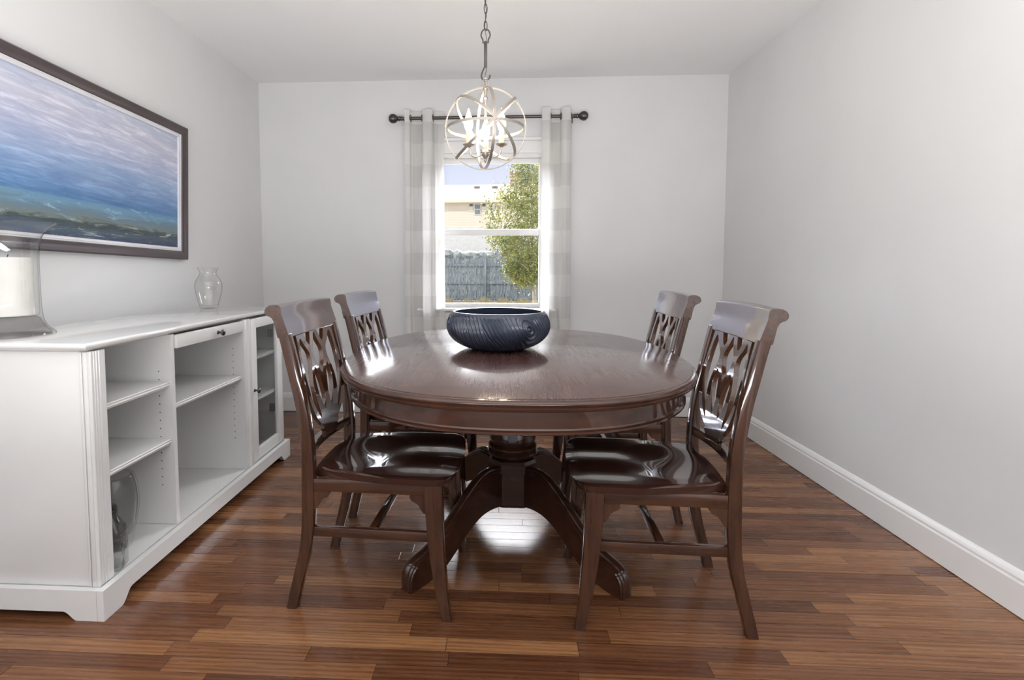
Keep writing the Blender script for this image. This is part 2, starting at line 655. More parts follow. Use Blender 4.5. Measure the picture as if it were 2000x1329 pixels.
# ------------------------------------------------------------------ curtains
def curtain_material():
    m = bpy.data.materials.new('checked_voile')
    m.use_nodes = True
    nt = m.node_tree
    for n in list(nt.nodes):
        nt.nodes.remove(n)
    out = N(nt, 'ShaderNodeOutputMaterial')
    uv = N(nt, 'ShaderNodeUVMap')
    sp = N(nt, 'ShaderNodeSeparateXYZ')
    L(nt, uv.outputs[0], sp.inputs[0])
    q = 0.158
    a = math_n(nt, 'GREATER_THAN', math_n(nt, 'FRACT', math_n(nt, 'DIVIDE', sp.outputs['X'], 1.15 * q)), 0.5)
    c = math_n(nt, 'GREATER_THAN', math_n(nt, 'FRACT', math_n(nt, 'ADD', math_n(nt, 'DIVIDE', sp.outputs['Y'], 2 * q), 0.18)), 0.5)
    s = math_n(nt, 'MULTIPLY', math_n(nt, 'ADD', a, c), 0.5)
    hem = math_n(nt, 'GREATER_THAN', sp.outputs['Y'], 2.135)
    s = math_n(nt, 'MULTIPLY', s, math_n(nt, 'SUBTRACT', 1.0, hem))
    weave = noise_n(nt, mapping(nt, (420, 420, 7)), 1.0, 4)
    col_ = ramp(nt, s, [(0.0, (0.88, 0.87, 0.85)), (0.5, (0.81, 0.80, 0.78)), (1.0, (0.73, 0.72, 0.705))])
    mxc = N(nt, 'ShaderNodeMix', data_type='RGBA', blend_type='MULTIPLY')
    mxc.inputs['Factor'].default_value = 0.3
    L(nt, col_, mxc.inputs['A'])
    L(nt, ramp(nt, weave, [(0.3, (0.7, 0.7, 0.7)), (0.7, (1, 1, 1))]), mxc.inputs['B'])
    d = N(nt, 'ShaderNodeBsdfDiffuse')
    t = N(nt, 'ShaderNodeBsdfTranslucent')
    tr = N(nt, 'ShaderNodeBsdfTransparent')
    L(nt, mxc.outputs['Result'], d.inputs[0])
    L(nt, mxc.outputs['Result'], t.inputs[0])
    m1 = N(nt, 'ShaderNodeMixShader')
    m1.inputs[0].default_value = 0.42
    L(nt, d.outputs[0], m1.inputs[1])
    L(nt, t.outputs[0], m1.inputs[2])
    m2 = N(nt, 'ShaderNodeMixShader')
    L(nt, math_n(nt, 'MULTIPLY', math_n(nt, 'SUBTRACT', 1.0, hem), 0.12), m2.inputs[0])
    L(nt, m1.outputs[0], m2.inputs[1])
    L(nt, tr.outputs[0], m2.inputs[2])
    L(nt, m2.outputs[0], out.inputs[0])
    return m


M['curtain'] = curtain_material()
YR = 3.865      # the rod's distance
ZR = 2.168


def curtain(name, label, x0, x1, phase, periods, seed):
    rnd = random.Random(seed)
    b = bmesh.new()
    nx, nz = 170, 44
    z0, z1 = 0.10, 2.222
    uvl = b.loops.layers.uv.new('UVMap')
    A = 0.036
    grid = []
    ph2 = rnd.random() * 6
    us = []
    for i in range(nx + 1):
        t = i / nx
        grid_col = []
        for k in range(nz + 1):
            s = k / nz
            z = z1 + (z0 - z1) * s
            th = phase + 2 * PI * periods * t
            flare = 1.0 + 0.05 * s
            xm = (x0 + x1) / 2
            x = xm + ((x0 + (x1 - x0) * t) - xm) * flare + 0.012 * math.sin(2 * th + 0.4) + 0.004 * math.sin(5 * s + 9 * t + ph2) * s
            amp = A * (1 - 0.25 * s)
            y = YR - amp * math.cos(th) + 0.007 * s * math.sin(3 * th + ph2) + 0.003 * math.sin(7 * s * t + ph2) + min(1, s * 5) * (0.0035 * math.sin(31 * t + ph2 + 2.0 * s) + 0.002 * math.sin(57 * t + 3 * ph2 - 1.5 * s))
            grid_col.append(b.verts.new((x, y, z)))
        grid.append(grid_col)
    u = 0
    us = [0]
    for i in range(nx):
        u += (grid[i + 1][0].co - grid[i][0].co).length
        us.append(u)
    for i in range(nx):
        for k in range(nz):
            f = b.faces.new((grid[i][k], grid[i + 1][k], grid[i + 1][k + 1], grid[i][k + 1]))
            for lp, (ii, kk) in zip(f.loops, ((i, k), (i + 1, k), (i + 1, k + 1), (i, k + 1))):
                lp[uvl].uv = (us[ii], grid[ii][kk].co.z)
    o = obj(name, b, M['curtain'], None, angle=180)
    tag(o, label, 'curtain')
    # grommets where the cloth crosses the rod
    th_i = []
    k = 0
    tprev = None
    for i in range(nx):
        c0 = math.cos(phase + 2 * PI * periods * i / nx)
        c1 = math.cos(phase + 2 * PI * periods * (i + 1) / nx)
        if c0 * c1 < 0:

            th_i.append(i)
    for i in th_i:
        t = (i + 0.5) / nx
        th = phase + 2 * PI * periods * t
        x = x0 + (x1 - x0) * t + 0.012 * math.sin(2 * th + 0.4)
        dx = (x1 - x0) + 0.024 * math.cos(2 * th + 0.4) * 2 * PI * periods
        dy = A * math.sin(th) * 2 * PI * periods
        tang = Vector((dx, dy, 0)).normalized()
        g = bmesh.new()
        pts = [Vector((x, YR, ZR)) + tang * 0.023 * math.cos(a) + Vector((0, 0, 0.023 * math.sin(a))) for a in [2 * PI * q / 28 for q in range(28)]]
        tube(g, pts, 0.0032, 8, closed=True)
        obj('grommet', g, M['bronze'], o)
    return o


curtain('curtain', 'light grey checked voile curtain left of the window, reaching nearest the painting', -0.690, -0.425, -0.15, 1.62, 3)
curtain('curtain', 'light grey checked voile curtain right of the window, nearest the bare wall', 0.298, 0.512, -0.9, 1.5, 8)

rod = thing('curtain_rod', 'dark metal curtain rod with ball ends above the window', 'curtain rod', (-0.098, YR, ZR))
b = bmesh.new()
tube(b, [(-0.632, 0, 0), (0.628, 0, 0)], 0.0115, 16)
obj('pole', b, M['bronze'], rod)
for sx in (-1, 1):
    b = bmesh.new()
    R0 = Matrix.Rotation(sx * PI / 2, 4, 'Y')
    b2 = bmesh.new()
    lathe(b2, [(0.0, -0.012), (0.014, -0.012), (0.016, -0.004), (0.013, 0.002), (0.017, 0.010), (0.017, 0.016), (0.011, 0.020), (0.018, 0.026), (0.029, 0.040), (0.0335, 0.056), (0.030, 0.072), (0.018, 0.085), (0.0, 0.089)], 28)
    merge(b, b2, Matrix.Translation((sx * 0.622, 0, 0)) @ R0)
    obj('finial', b, M['bronze'], rod)
    b = bmesh.new()
    xx = sx * 0.60
    tube(b, [(xx, 0.084, 0.012), (xx, 0.03, 0.0), (xx, 0.012, -0.014), (xx, -0.012, -0.013)], 0.0055, 8)
    box(b, xx - 0.012, xx + 0.012, 0.079, 0.085, -0.03, 0.035, 0.002)
    obj('bracket', b, M['bronze'], rod)

# ------------------------------------------------------------------ sideboard
def sideboard():
    X0, XF = -1.735, -1.262      # back, front of the carcass
    Y0, Y1 = 1.555, 2.985
    t = thing('sideboard', 'long white sideboard with open shelves, drawer and glass door along the left wall', 'sideboard', (-1.5, 2.27, 0))
    off = Vector((1.5, -2.27, 0))

    def part(name, bm, m=None, parent=t, **k):
        bm.transform(Matrix.Translation(off))
        return obj(name, bm, m or M['white'], parent, **k)

    # top with a moulded lip
    prof = [(-0.012, 0.847), (-0.006, 0.851), (0.0, 0.853), (0.006, 0.856), (0.012, 0.861), (0.014, 0.867), (0.012, 0.873), (0.006, 0.876)]
    b = bmesh.new()
    secs = []
    for d, z in prof:
        secs.append([(X0 - 0.01, Y0 - 0.014 - d, z), (XF + 0.000 + d, Y0 - 0.014 - d, z), (XF + 0.000 + d, Y1 + 0.008 + d, z), (X0 - 0.01, Y1 + 0.008 + d, z)])
    loft(b, secs)
    part('top', b, M['top'], angle=50)
    # plinth with ogee feet
    zt = 0.098

    def foot_outline(a0, a1, lift, fw=0.13):
        s = 1 if a1 > a0 else -1
        pts = [(a0, 0.0), (a0 + s * fw * 0.55, 0.0)]
        for q in range(7):
            u = q / 6
            pts.append((a0 + s * fw * (0.60 + 0.40 * u), lift * (0.5 - 0.5 * math.cos(PI * u))))
        for q in range(7):
            u = 1 - q / 6
            pts.append((a1 - s * fw * (0.60 + 0.40 * u), lift * (0.5 - 0.5 * math.cos(PI * u))))
        pts += [(a1 - s * fw * 0.55, 0.0), (a1, 0.0), (a1, zt), (a0, zt)]
        return pts
    PF = XF + 0.029
    b = bmesh.new()
    prism(b, foot_outline(Y0 - 0.022, Y1 + 0.022, 0.040), PF - 0.022, PF, 'yz')
    part('plinth', b, angle=30)
    for yy in (Y0 - 0.022, Y1 + 0.002):
        b = bmesh.new()
        prism(b, foot_outline(X0, PF - 0.023, 0.028, 0.11), yy, yy + 0.020, 'xz')
        part('plinth', b, angle=30)
    # bottom and back
    part('bottom_panel', bx(X0, XF - 0.002, Y0 + 0.001, Y1 - 0.001, 0.072, 0.098))
    b = bmesh.new()
    box(b, X0, X0 + 0.008, Y0 + 0.02, Y1 - 0.02, 0.099, 0.846)
    for k in range(1, 28):
        pass
    part('back_panel', b)
    # end panels and dividers
    T = 0.020
    for y in (Y0, Y1 - T):
        b = bmesh.new()
        box(b, X0, XF - 0.001, y, y + T, 0.099, 0.847, 0.0015)
        part('side_panel', b)
    holes_z = [0.16 + 0.032 * k for k in range(20)]

    def divider(y):
        d = part('divider', bx(X0 + 0.009, XF - 0.003, y, y + T, 0.099, 0.847))
        first = None
        for z in holes_z[3:18]:
            if first is None:
                h = bmesh.new()
                b2 = bmesh.new()
                lathe(b2, [(0.0, 0.0004), (0.0024, 0.0004), (0.0024, -0.0004), (0.0, -0.0004)], 10)
                merge(h, b2, Matrix.Rotation(PI / 2, 4, 'X'))
                first = obj('pin_hole', h, M['darkline'], d)
                o_ = first
            else:
                o_ = first.copy()
                col.objects.link(o_)
            o_.location = Vector((XF - 0.055, y, z)) + off
        return d
    divider(1.965)
    divider(2.535)
    # fluted pilasters
    def pilaster(y0, y1, flutes):
        pts = [(y0, XF - 0.02)]
        x = XF + 0.004
        pts.append((y0, x - 0.003))
        pts.append((y0 + 0.003, x))
        for fy in flutes:
            pts += [(fy - 0.0035, x), (fy - 0.0015, x - 0.004), (fy + 0.0015, x - 0.004), (fy + 0.0035, x)]
        pts += [(y1 - 0.003, x), (y1, x - 0.003), (y1, XF - 0.02)]
        b = bmesh.new()
        loft(b, [[(p[1], p[0], 0.0985) for p in pts], [(p[1], p[0], 0.846) for p in pts]])
        part('pilaster', b, angle=20)
    pilaster(Y0 - 0.001, 1.618, [1.566, 1.576, 1.588])
    pilaster(2.5335, 2.602, [2.546, 2.556, 2.590])
    pilaster(2.972, Y1 + 0.001, [2.978])
    # moulding down the near edge of the end panel
    b = bmesh.new()
    for x, w in ((XF - 0.012, 0.007), (XF - 0.026, 0.004)):
        box(b, x - w, x + w, Y0 - 0.0045, Y0 + 0.001, 0.10, 0.846, 0.0018)
    part('edge_moulding', b)

    def shelf(y0, y1, z):
        b = bmesh.new()
        pf = XF - 0.012
        prof = [(X0 + 0.01, z), (pf - 0.004, z), (pf, z - 0.003), (pf - 0.003, z - 0.006), (pf - 0.003, z - 0.009), (pf, z - 0.012), (pf - 0.002, z - 0.016), (pf - 0.004, z - 0.020), (X0 + 0.01, z - 0.020)]
        loft(b, [[(p[0], y0 + 0.001, p[1]) for p in prof], [(p[0], y1 - 0.001, p[1]) for p in prof]])
        part('shelf', b, angle=20)
    shelf(Y0 + T, 1.965, 0.664)
    shelf(Y0 + T, 1.965, 0.441)
    shelf(1.985, 2.535, 0.570)
    shelf(2.555, Y1 - T, 0.640)
    shelf(2.555, Y1 - T, 0.420)
    # drawer
    b = bmesh.new()
    box(b, XF - 0.014, XF + 0.006, 1.990, 2.532, 0.790, 0.843, 0.003)
    dr = part('drawer', b)
    b = bmesh.new()
    box(b, XF - 0.40, XF - 0.015, 1.995, 2.528, 0.795, 0.838)
    part('drawer_box', b, None, dr)

    def knob(y, z, par):
        b = bmesh.new()
        b2 = bmesh.new()
        lathe(b2, [(0.0, 0.0), (0.009, 0.0), (0.008, 0.003), (0.0045, 0.006), (0.0045, 0.014), (0.011, 0.018), (0.0145, 0.023), (0.013, 0.028), (0.008, 0.031), (0.0, 0.032)], 24)
        merge(b, b2, Matrix.Translation((XF + 0.006, y, z)) @ Matrix.Rotation(PI / 2, 4, 'Y'))
        k = part('knob', b, M['bronze'], par)
        k['label'] = 'dark metal knob'
    knob(2.292, 0.815, dr)
    # glass door
    D0, D1, DZ0, DZ1 = 2.605, 2.970, 0.104, 0.842
    fw = 0.058
    b = bmesh.new()
    xa, xb = XF - 0.016, XF + 0.006
    box(b, xa, xb, D0, D0 + fw, DZ0, DZ1, 0.0025)
    box(b, xa, xb, D1 - fw, D1, DZ0, DZ1, 0.0025)
    box(b, xa + 0.0005, xb - 0.0005, D0 + fw, D1 - fw, DZ0, DZ0 + fw, 0.0025)
    box(b, xa + 0.0005, xb - 0.0005, D0 + fw, D1 - fw, DZ1 - fw * 0.85, DZ1, 0.0025)
    dr = part('door', b)
    part('door_glass', bx(xa + 0.004, xa + 0.008, D0 + fw - 0.004, D1 - fw + 0.004, DZ0 + fw - 0.004, DZ1 - fw * 0.85 + 0.004), M['cab_glass'], dr, smooth=False)
    knob(D0 + 0.022, 0.475, dr)
    for z in (0.31, 0.735):
        b = bmesh.new()
        box(b, xa - 0.030, xa - 0.001, D1 - fw - 0.004, D1 - fw + 0.014, z - 0.022, z + 0.022, 0.003)
        tube(b, [(xa - 0.014, D1 - fw - 0.012, z - 0.014), (xa - 0.014, D1 - fw - 0.012, z + 0.014)], 0.007, 8)
        h = part('hinge', b, M['bronze'], dr)
        h['label'] = 'dark metal hinge'
    return t


sideboard()

b = bx(-1.60, -1.44, 2.575, 2.66, 0.421, 0.535, bev=0.003)
tag(obj('box', b, M['white'], None), 'small white box behind the glass door, on the lower shelf', 'box')

# hurricane lamp glass with a candle
hur = thing('hurricane_vase', 'large flared clear glass hurricane holding a thick candle on the sideboard', 'hurricane vase', (-1.645, 1.695, 0.8765))
pro_out = [(0.0, 0.0), (0.118, 0.0), (0.122, 0.004), (0.116, 0.012), (0.102, 0.026), (0.092, 0.045), (0.087, 0.070), (0.0845, 0.12), (0.084, 0.20), (0.085, 0.27), (0.089, 0.31), (0.098, 0.340), (0.115, 0.365), (0.132, 0.378), (0.138, 0.381)]
pro_in = [(0.136, 0.377), (0.112, 0.361), (0.094, 0.337), (0.085, 0.308), (0.081, 0.27), (0.080, 0.20), (0.080, 0.12), (0.080, 0.075), (0.076, 0.066), (0.0, 0.066)]
b = bmesh.new()
lathe(b, [tuple(p) for p in spline(pro_out[1:], 4)] + [tuple(p) for p in pro_in], 72)
# close the base
obj('glass_body', b, M['vase_glass'], hur, angle=60)
b = bmesh.new()
lathe(b, [(0.0, 0.003), (0.112, 0.003), (0.110, 0.011), (0.096, 0.026), (0.086, 0.044), (0.080, 0.058), (0.070, 0.0635), (0.0, 0.0635)], 64)
obj('glass_base', b, M['base_glass'], hur, angle=60)
b = bmesh.new()
lathe(b, [(0.0, 0.0), (0.066, 0.0), (0.068, 0.003), (0.068, 0.188), (0.064, 0.195), (0.030, 0.193), (0.0, 0.190)], 64)
o = obj('candle', b, M['candle'], None, loc=(-1.645, 1.695, 0.8765 + 0.0675))
tag(o, 'thick ivory pillar candle inside the clear glass hurricane', 'candle')
b = bmesh.new()
tube(b, [(0, 0, 0.188), (0.001, 0, 0.197), (0.004, 0.001, 0.205)], 0.0016, 6)
obj('wick', b, M['darkline'], o)

# small flower vase
b = bmesh.new()
outp = [(0.038, 0.0), (0.045, 0.003), (0.053, 0.028), (0.064, 0.07), (0.071, 0.112), (0.069, 0.142), (0.056, 0.168), (0.046, 0.186), (0.044, 0.200), (0.050, 0.216), (0.057, 0.226)]
so = [tuple(p) for p in spline(outp, 5)]
inn = [(max(r - 0.0028, 0.001), max(z, 0.010)) for r, z in reversed(so) if z > 0.012] + [(0.0, 0.012)]
lathe(b, [(0.0, 0.0)] + so + inn, 64)
o = obj('glass_vase', b, M['vase_glass'], None, angle=70, loc=(-1.625, 2.88, 0.8765))
tag(o, 'small clear urn shaped glass vase on top of the sideboard, right of the painting', 'vase')

# big vase and the square bottle in the lower left bay
b = bmesh.new()
outp = [(0.044, 0.0), (0.052, 0.003), (0.062, 0.05), (0.074, 0.105), (0.080, 0.155), (0.079, 0.200), (0.072, 0.240), (0.064, 0.262)]
so = [tuple(p) for p in spline(outp, 5)]
inn = [(0.053, 0.262)] + [(max(r - 0.007, 0.001), max(z, 0.05)) for r, z in reversed(so) if 0.05 < z < 0.252] + [(0.0, 0.05)]
lathe(b, [(0.0, 0.0)] + so + inn, 64)
o = obj('glass_vase', b, M['smoky'], None, angle=70, loc=(-1.385, 1.790, 0.0985))
tag(o, 'wide heavy bottomed glass vase on the lowest sideboard shelf, behind the bottle', 'vase')
b = bmesh.new()
secs = []
for s, z, rr in ((0.036, 0.0, 0.014), (0.0385, 0.004, 0.012), (0.0385, 0.120, 0.012), (0.0375, 0.135, 0.016), (0.030, 0.158, 0.024), (0.021, 0.172, 0.0205), (0.018, 0.180, 0.0178), (0.018, 0.212, 0.0178), (0.016, 0.213, 0.0158)):
    secs.append([(p[0], p[1], z) for p in rrect(2 * s, 2 * s, rr, 5)])
for s, z, rr in ((0.0155, 0.180, 0.0153), (0.027, 0.155, 0.022), (0.0345, 0.132, 0.014), (0.0350, 0.012, 0.010)):
    secs.append([(p[0], p[1], z) for p in rrect(2 * s, 2 * s, rr, 5)])
loft(b, secs)
bot = obj('glass_bottle', b, M['smoky'], None, angle=50, loc=(-1.300, 1.664, 0.0985))
bot.rotation_euler.z = 0.25
tag(bot, 'square clear glass bottle with threaded neck standing just inside the sideboard pilaster', 'bottle')
b = bmesh.new()
hel = [(0.0195 * math.cos(a), 0.0195 * math.sin(a), 0.186 + 0.007 * a / (2 * PI)) for a in [2 * PI * 3 * k / 60 for k in range(61)]]
tube(b, hel, 0.0018, 6)
obj('screw_thread', b, M['smoky'], bot)
b = bmesh.new()
# raised moulding marks on the two visible faces
tube(b, [(0.0390, 0.026 * math.sin(q * 0.9), 0.128 - 0.0011 * q + 0.004 * math.sin(q * 2.3)) for q in range(70)], 0.0011, 5)
obj('embossing', b, M['smoky'], bot)

# ------------------------------------------------------------------ painting
def painting():
    m, nt, bs = new_mat('abstract_seascape')
    tc = N(nt, 'ShaderNodeTexCoord')
    sp = N(nt, 'ShaderNodeSeparateXYZ')
    L(nt, tc.outputs['Object'], sp.inputs[0])
    u, v = sp.outputs['Y'], sp.outputs['Z']        # u along the canvas, v upwards (metres)
    def cmb(a, b_, c=0.0):
        n = N(nt, 'ShaderNodeCombineXYZ')
        for i, q in enumerate((a, b_, c)):
            if isinstance(q, float):
                n.inputs[i].default_value = q
            else:
                L(nt, q, n.inputs[i])
        return n.outputs[0]
    tilt = math_n(nt, 'ADD', v, math_n(nt, 'MULTIPLY', u, 0.02))
    n1 = noise_n(nt, cmb(math_n(nt, 'MULTIPLY', u, 1.6), math_n(nt, 'MULTIPLY', tilt, 9.0)), 1.3, 7, 0.62, 0.6)
    n2 = noise_n(nt, cmb(math_n(nt, 'MULTIPLY', u, 5.0), math_n(nt, 'MULTIPLY', tilt, 42.0), 3.0), 1.0, 6, 0.65, 0.8)
    vv = math_n(nt, 'ADD', v, math_n(nt, 'MULTIPLY', math_n(nt, 'SUBTRACT', n1, 0.5), 0.16))
    sky = ramp(nt, ramp_v(nt, vv, -0.16, 0.32), [(0.0, (0.06, 0.17, 0.36)), (0.14, (0.13, 0.25, 0.47)), (0.35, (0.28, 0.39, 0.60)), (0.55, (0.46, 0.50, 0.66)), (0.8, (0.56, 0.57, 0.68)), (1.0, (0.48, 0.53, 0.66))])
    streak = ramp(nt, n2, [(0.33, (0.72, 0.76, 0.86)), (0.52, (1, 1, 1)), (0.66, (1.5, 1.42, 1.34))])
    mx = N(nt, 'ShaderNodeMix', data_type='RGBA', blend_type='MULTIPLY')
    mx.inputs['Factor'].default_value = 0.75
    L(nt, sky, mx.inputs['A'])
    L(nt, streak, mx.inputs['B'])
    n3 = noise_n(nt, cmb(math_n(nt, 'MULTIPLY', u, 4.0), math_n(nt, 'MULTIPLY', tilt, 26.0), 7.0), 1.2, 9, 0.72, 1.2)
    depth = ramp_v(nt, math_n(nt, 'ADD', v, math_n(nt, 'MULTIPLY', math_n(nt, 'SUBTRACT', n3, 0.5), 0.14)), -0.30, -0.13)
    sea = ramp(nt, depth, [(0.0, (0.03, 0.05, 0.10)), (0.18, (0.06, 0.09, 0.13)), (0.32, (0.03, 0.05, 0.05)), (0.45, (0.16, 0.20, 0.19)), (0.6, (0.12, 0.20, 0.26)), (0.8, (0.15, 0.29, 0.42)), (1.0, (0.09, 0.24, 0.42))])
    foam = ramp(nt, n3, [(0.56, (0, 0, 0)), (0.64, (0.30, 0.34, 0.33)), (0.70, (0.0, 0.0, 0.0))])
    mxf = N(nt, 'ShaderNodeMix', data_type='RGBA', blend_type='ADD')
    mxf.inputs['Factor'].default_value = 0.8
    L(nt, sea, mxf.inputs['A'])
    L(nt, foam, mxf.inputs['B'])
    hor = ramp_v(nt, math_n(nt, 'ADD', v, math_n(nt, 'MULTIPLY', u, -0.004)), -0.145, -0.137)
    mz = N(nt, 'ShaderNodeMix', data_type='RGBA')
    L(nt, hor, mz.inputs['Factor'])
    L(nt, mxf.outputs['Result'], mz.inputs['A'])
    L(nt, mx.outputs['Result'], mz.inputs['B'])
    L(nt, mz.outputs['Result'], bs.inputs['Base Color'])
    bs.inputs['Roughness'].default_value = 0.35
    bs.inputs['Coat Weight'].default_value = 0.15
    L(nt, bump(nt, n2, 0.3, 0.002), bs.inputs['Normal'])

    # local frame: y along the wall, z up, x out of the wall; hangs a little crooked and leans forward
    Wd, Hd = 1.47, 0.735
    t = thing('painting', 'large framed blue abstract seascape hung on the left wall above the sideboard', 'painting', (-1.783, 2.205, 1.532))
    t.rotation_euler = (math.radians(-1.45), math.radians(1.0), 0)
    hy, hz = Wd / 2, Hd / 2
    prof = [(0.0, -0.012), (0.0, 0.022), (0.006, 0.028), (0.020, 0.026), (0.036, 0.020), (0.043, 0.017), (0.046, 0.012), (0.046, -0.012)]
    b = bmesh.new()
    loops = []
    for d, x in prof:
        loops.append([b.verts.new((x, sy * (hy - d), sz * (hz - d))) for sy, sz in ((-1, -1), (1, -1), (1, 1), (-1, 1))])
    for a, c in zip(loops, loops[1:] + loops[:1]):
        for i in range(4):
            b.faces.new((a[i], a[(i + 1) % 4], c[(i + 1) % 4], c[i]))
    obj('frame', b, M['frame'], t, angle=25)
    prof = [(0.0465, -0.008), (0.0465, 0.012), (0.052, 0.009), (0.054, 0.011), (0.064, 0.010), (0.066, 0.004), (0.066, -0.008)]
    b = bmesh.new()
    loops = []
    for d, x in prof:
        loops.append([b.verts.new((x, sy * (hy - d), sz * (hz - d))) for sy, sz in ((-1, -1), (1, -1), (1, 1), (-1, 1))])
    for a, c in zip(loops, loops[1:] + loops[:1]):
        for i in range(4):
            b.faces.new((a[i], a[(i + 1) % 4], c[(i + 1) % 4], c[i]))
    o = obj('liner', b, M['liner'], t, angle=25)
    o['label'] = 'narrow silvery white inner liner'
    obj('canvas', bx(-0.010, 0.003, -(hy - 0.0665), hy - 0.0665, -(hz - 0.0665), hz - 0.0665), m, t, smooth=False)


painting()

# ------------------------------------------------------------------ dining table
TC = (0.052, 2.20)


def superellipse(A, B, n=160, p=2.42):
    out = []
    for i in range(n):
        a = 2 * PI * i / n
        c, s = math.cos(a), math.sin(a)
        out.append((A * math.copysign(abs(c) ** (2 / p), c), B * math.copysign(abs(s) ** (2 / p), s)))
    return out


def rim_loft(prof, A, B, cap_top=True, cap_bot=True):
    b = bmesh.new()
    rings = []
    for inset, z in prof:
        rings.append([b.verts.new((x, y, z)) for x, y in superellipse(A - inset, B - inset)])
    n = len(rings[0])
    for a, c in zip(rings[:-1], rings[1:]):
        for i in range(n):
            b.faces.new((a[i], a[(i + 1) % n], c[(i + 1) % n], c[i]))
    if cap_bot:
        b.faces.new(rings[0])
    if cap_top:
        b.faces.new(rings[-1])
    return b


tb = thing('dining_table', 'oval dark cherry pedestal dining table in the middle of the room', 'dining table', (TC[0], TC[1], 0))
A_, B_ = 0.657, 0.827
b = rim_loft([(0.030, 0.722), (0.014, 0.724), (0.006, 0.729), (0.004, 0.735), (0.008, 0.739), (0.002, 0.742), (0.0, 0.748), (0.003, 0.754), (0.009, 0.757), (0.014, 0.7575), (0.018, 0.760)], A_, B_)
b.normal_update()
o = obj('tabletop', b, M['table_top'], tb, angle=50)
o.data.materials.append(M['table'])
for f in o.data.polygons:
    if abs(f.normal.z) < 0.97:
        f.material_index = 1
b = rim_loft([(0.060, 0.6535), (0.040, 0.6535), (0.034, 0.657), (0.034, 0.663), (0.040, 0.667), (0.043, 0.671), (0.043, 0.7215)], A_, B_, cap_top=True, cap_bot=True)
obj('apron', b, M['table'], tb, angle=12)
# turned column
cp = [(0.0, 0.652), (0.115, 0.652), (0.115, 0.630), (0.096, 0.615), (0.084, 0.585), (0.077, 0.54), (0.0755, 0.50), (0.079, 0.465), (0.086, 0.435), (0.0935, 0.412), (0.097, 0.400), (0.095, 0.388), (0.089, 0.380), (0.095, 0.375), (0.101, 0.368), (0.101, 0.360), (0.095, 0.355), (0.101, 0.350), (0.106, 0.342), (0.104, 0.334), (0.092, 0.326), (0.088, 0.318), (0.0, 0.318)]
b = bmesh.new()
lathe(b, cp, 56)
obj('column', b, M['table'], tb, angle=35)
b = bmesh.new()
w = 0.202
secs = []
for s, z in ((0.80, 0.124), (0.93, 0.132), (0.96, 0.140), (0.96, 0.305), (0.90, 0.3175)):
    o8 = []
    h, c = w / 2 * s, 0.050 * s
    for x, y in ((h, -h + c), (h, h - c), (h - c, h), (-h + c, h), (-h, h - c), (-h, -h + c), (-h + c, -h), (h - c, -h)):
        o8.append((x, y, z))
    secs.append(o8)
loft(b, secs)
obj('pedestal_block', b, M['table'], tb, angle=15)


def ped_leg(ang, ln=1.0):
    up_ = [(0.080, 0.292), (0.120, 0.304), (0.160, 0.306), (0.205, 0.294), (0.255, 0.264), (0.305, 0.226), (0.360, 0.182), (0.420, 0.142), (0.480, 0.117), (0.530, 0.104), (0.556, 0.086), (0.566, 0.056), (0.566, 0.012)]
    lo = [(0.080, 0.135), (0.125, 0.143), (0.165, 0.146), (0.205, 0.142), (0.245, 0.128), (0.285, 0.105), (0.325, 0.076), (0.365, 0.046), (0.405, 0.022), (0.450, 0.008), (0.500, 0.001), (0.535, 0.0), (0.560, 0.003)]
    U_, Lo = spline(up_, 3), spline(lo, 3)
    secs = []
    for pu, pl in zip(U_, Lo):
        d = (pu - pl)
        hgt = d.length
        if hgt < 1e-4:
            continue
        n = d / hgt
        hw = 0.0265
        # section: body with a stepped, rounded top moulding
        sec = [(-hw, 0.0), (-hw, hgt - 0.024), (-hw + 0.005, hgt - 0.021), (-hw + 0.005, hgt - 0.015), (-hw + 0.011, hgt - 0.012), (-hw + 0.013, hgt - 0.006), (-hw + 0.022, hgt - 0.001), (0, hgt),
               (hw - 0.022, hgt - 0.001), (hw - 0.013, hgt - 0.006), (hw - 0.011, hgt - 0.012), (hw - 0.005, hgt - 0.015), (hw - 0.005, hgt - 0.021), (hw, hgt - 0.024), (hw, 0.0)]
        ring = []
        for s, t in sec:
            q = pl + n * t
            x, z = q[0] * ln, max(q[1], 0.0)
            ring.append((x * math.cos(ang) - s * math.sin(ang), x * math.sin(ang) + s * math.cos(ang), z))
        secs.append(ring)
    b = bmesh.new()
    loft(b, secs)
    obj('pedestal_leg', b, M['table'], tb, angle=28)


for a in (51, 129, 231, 309):
    ped_leg(math.radians(a), 1.06)

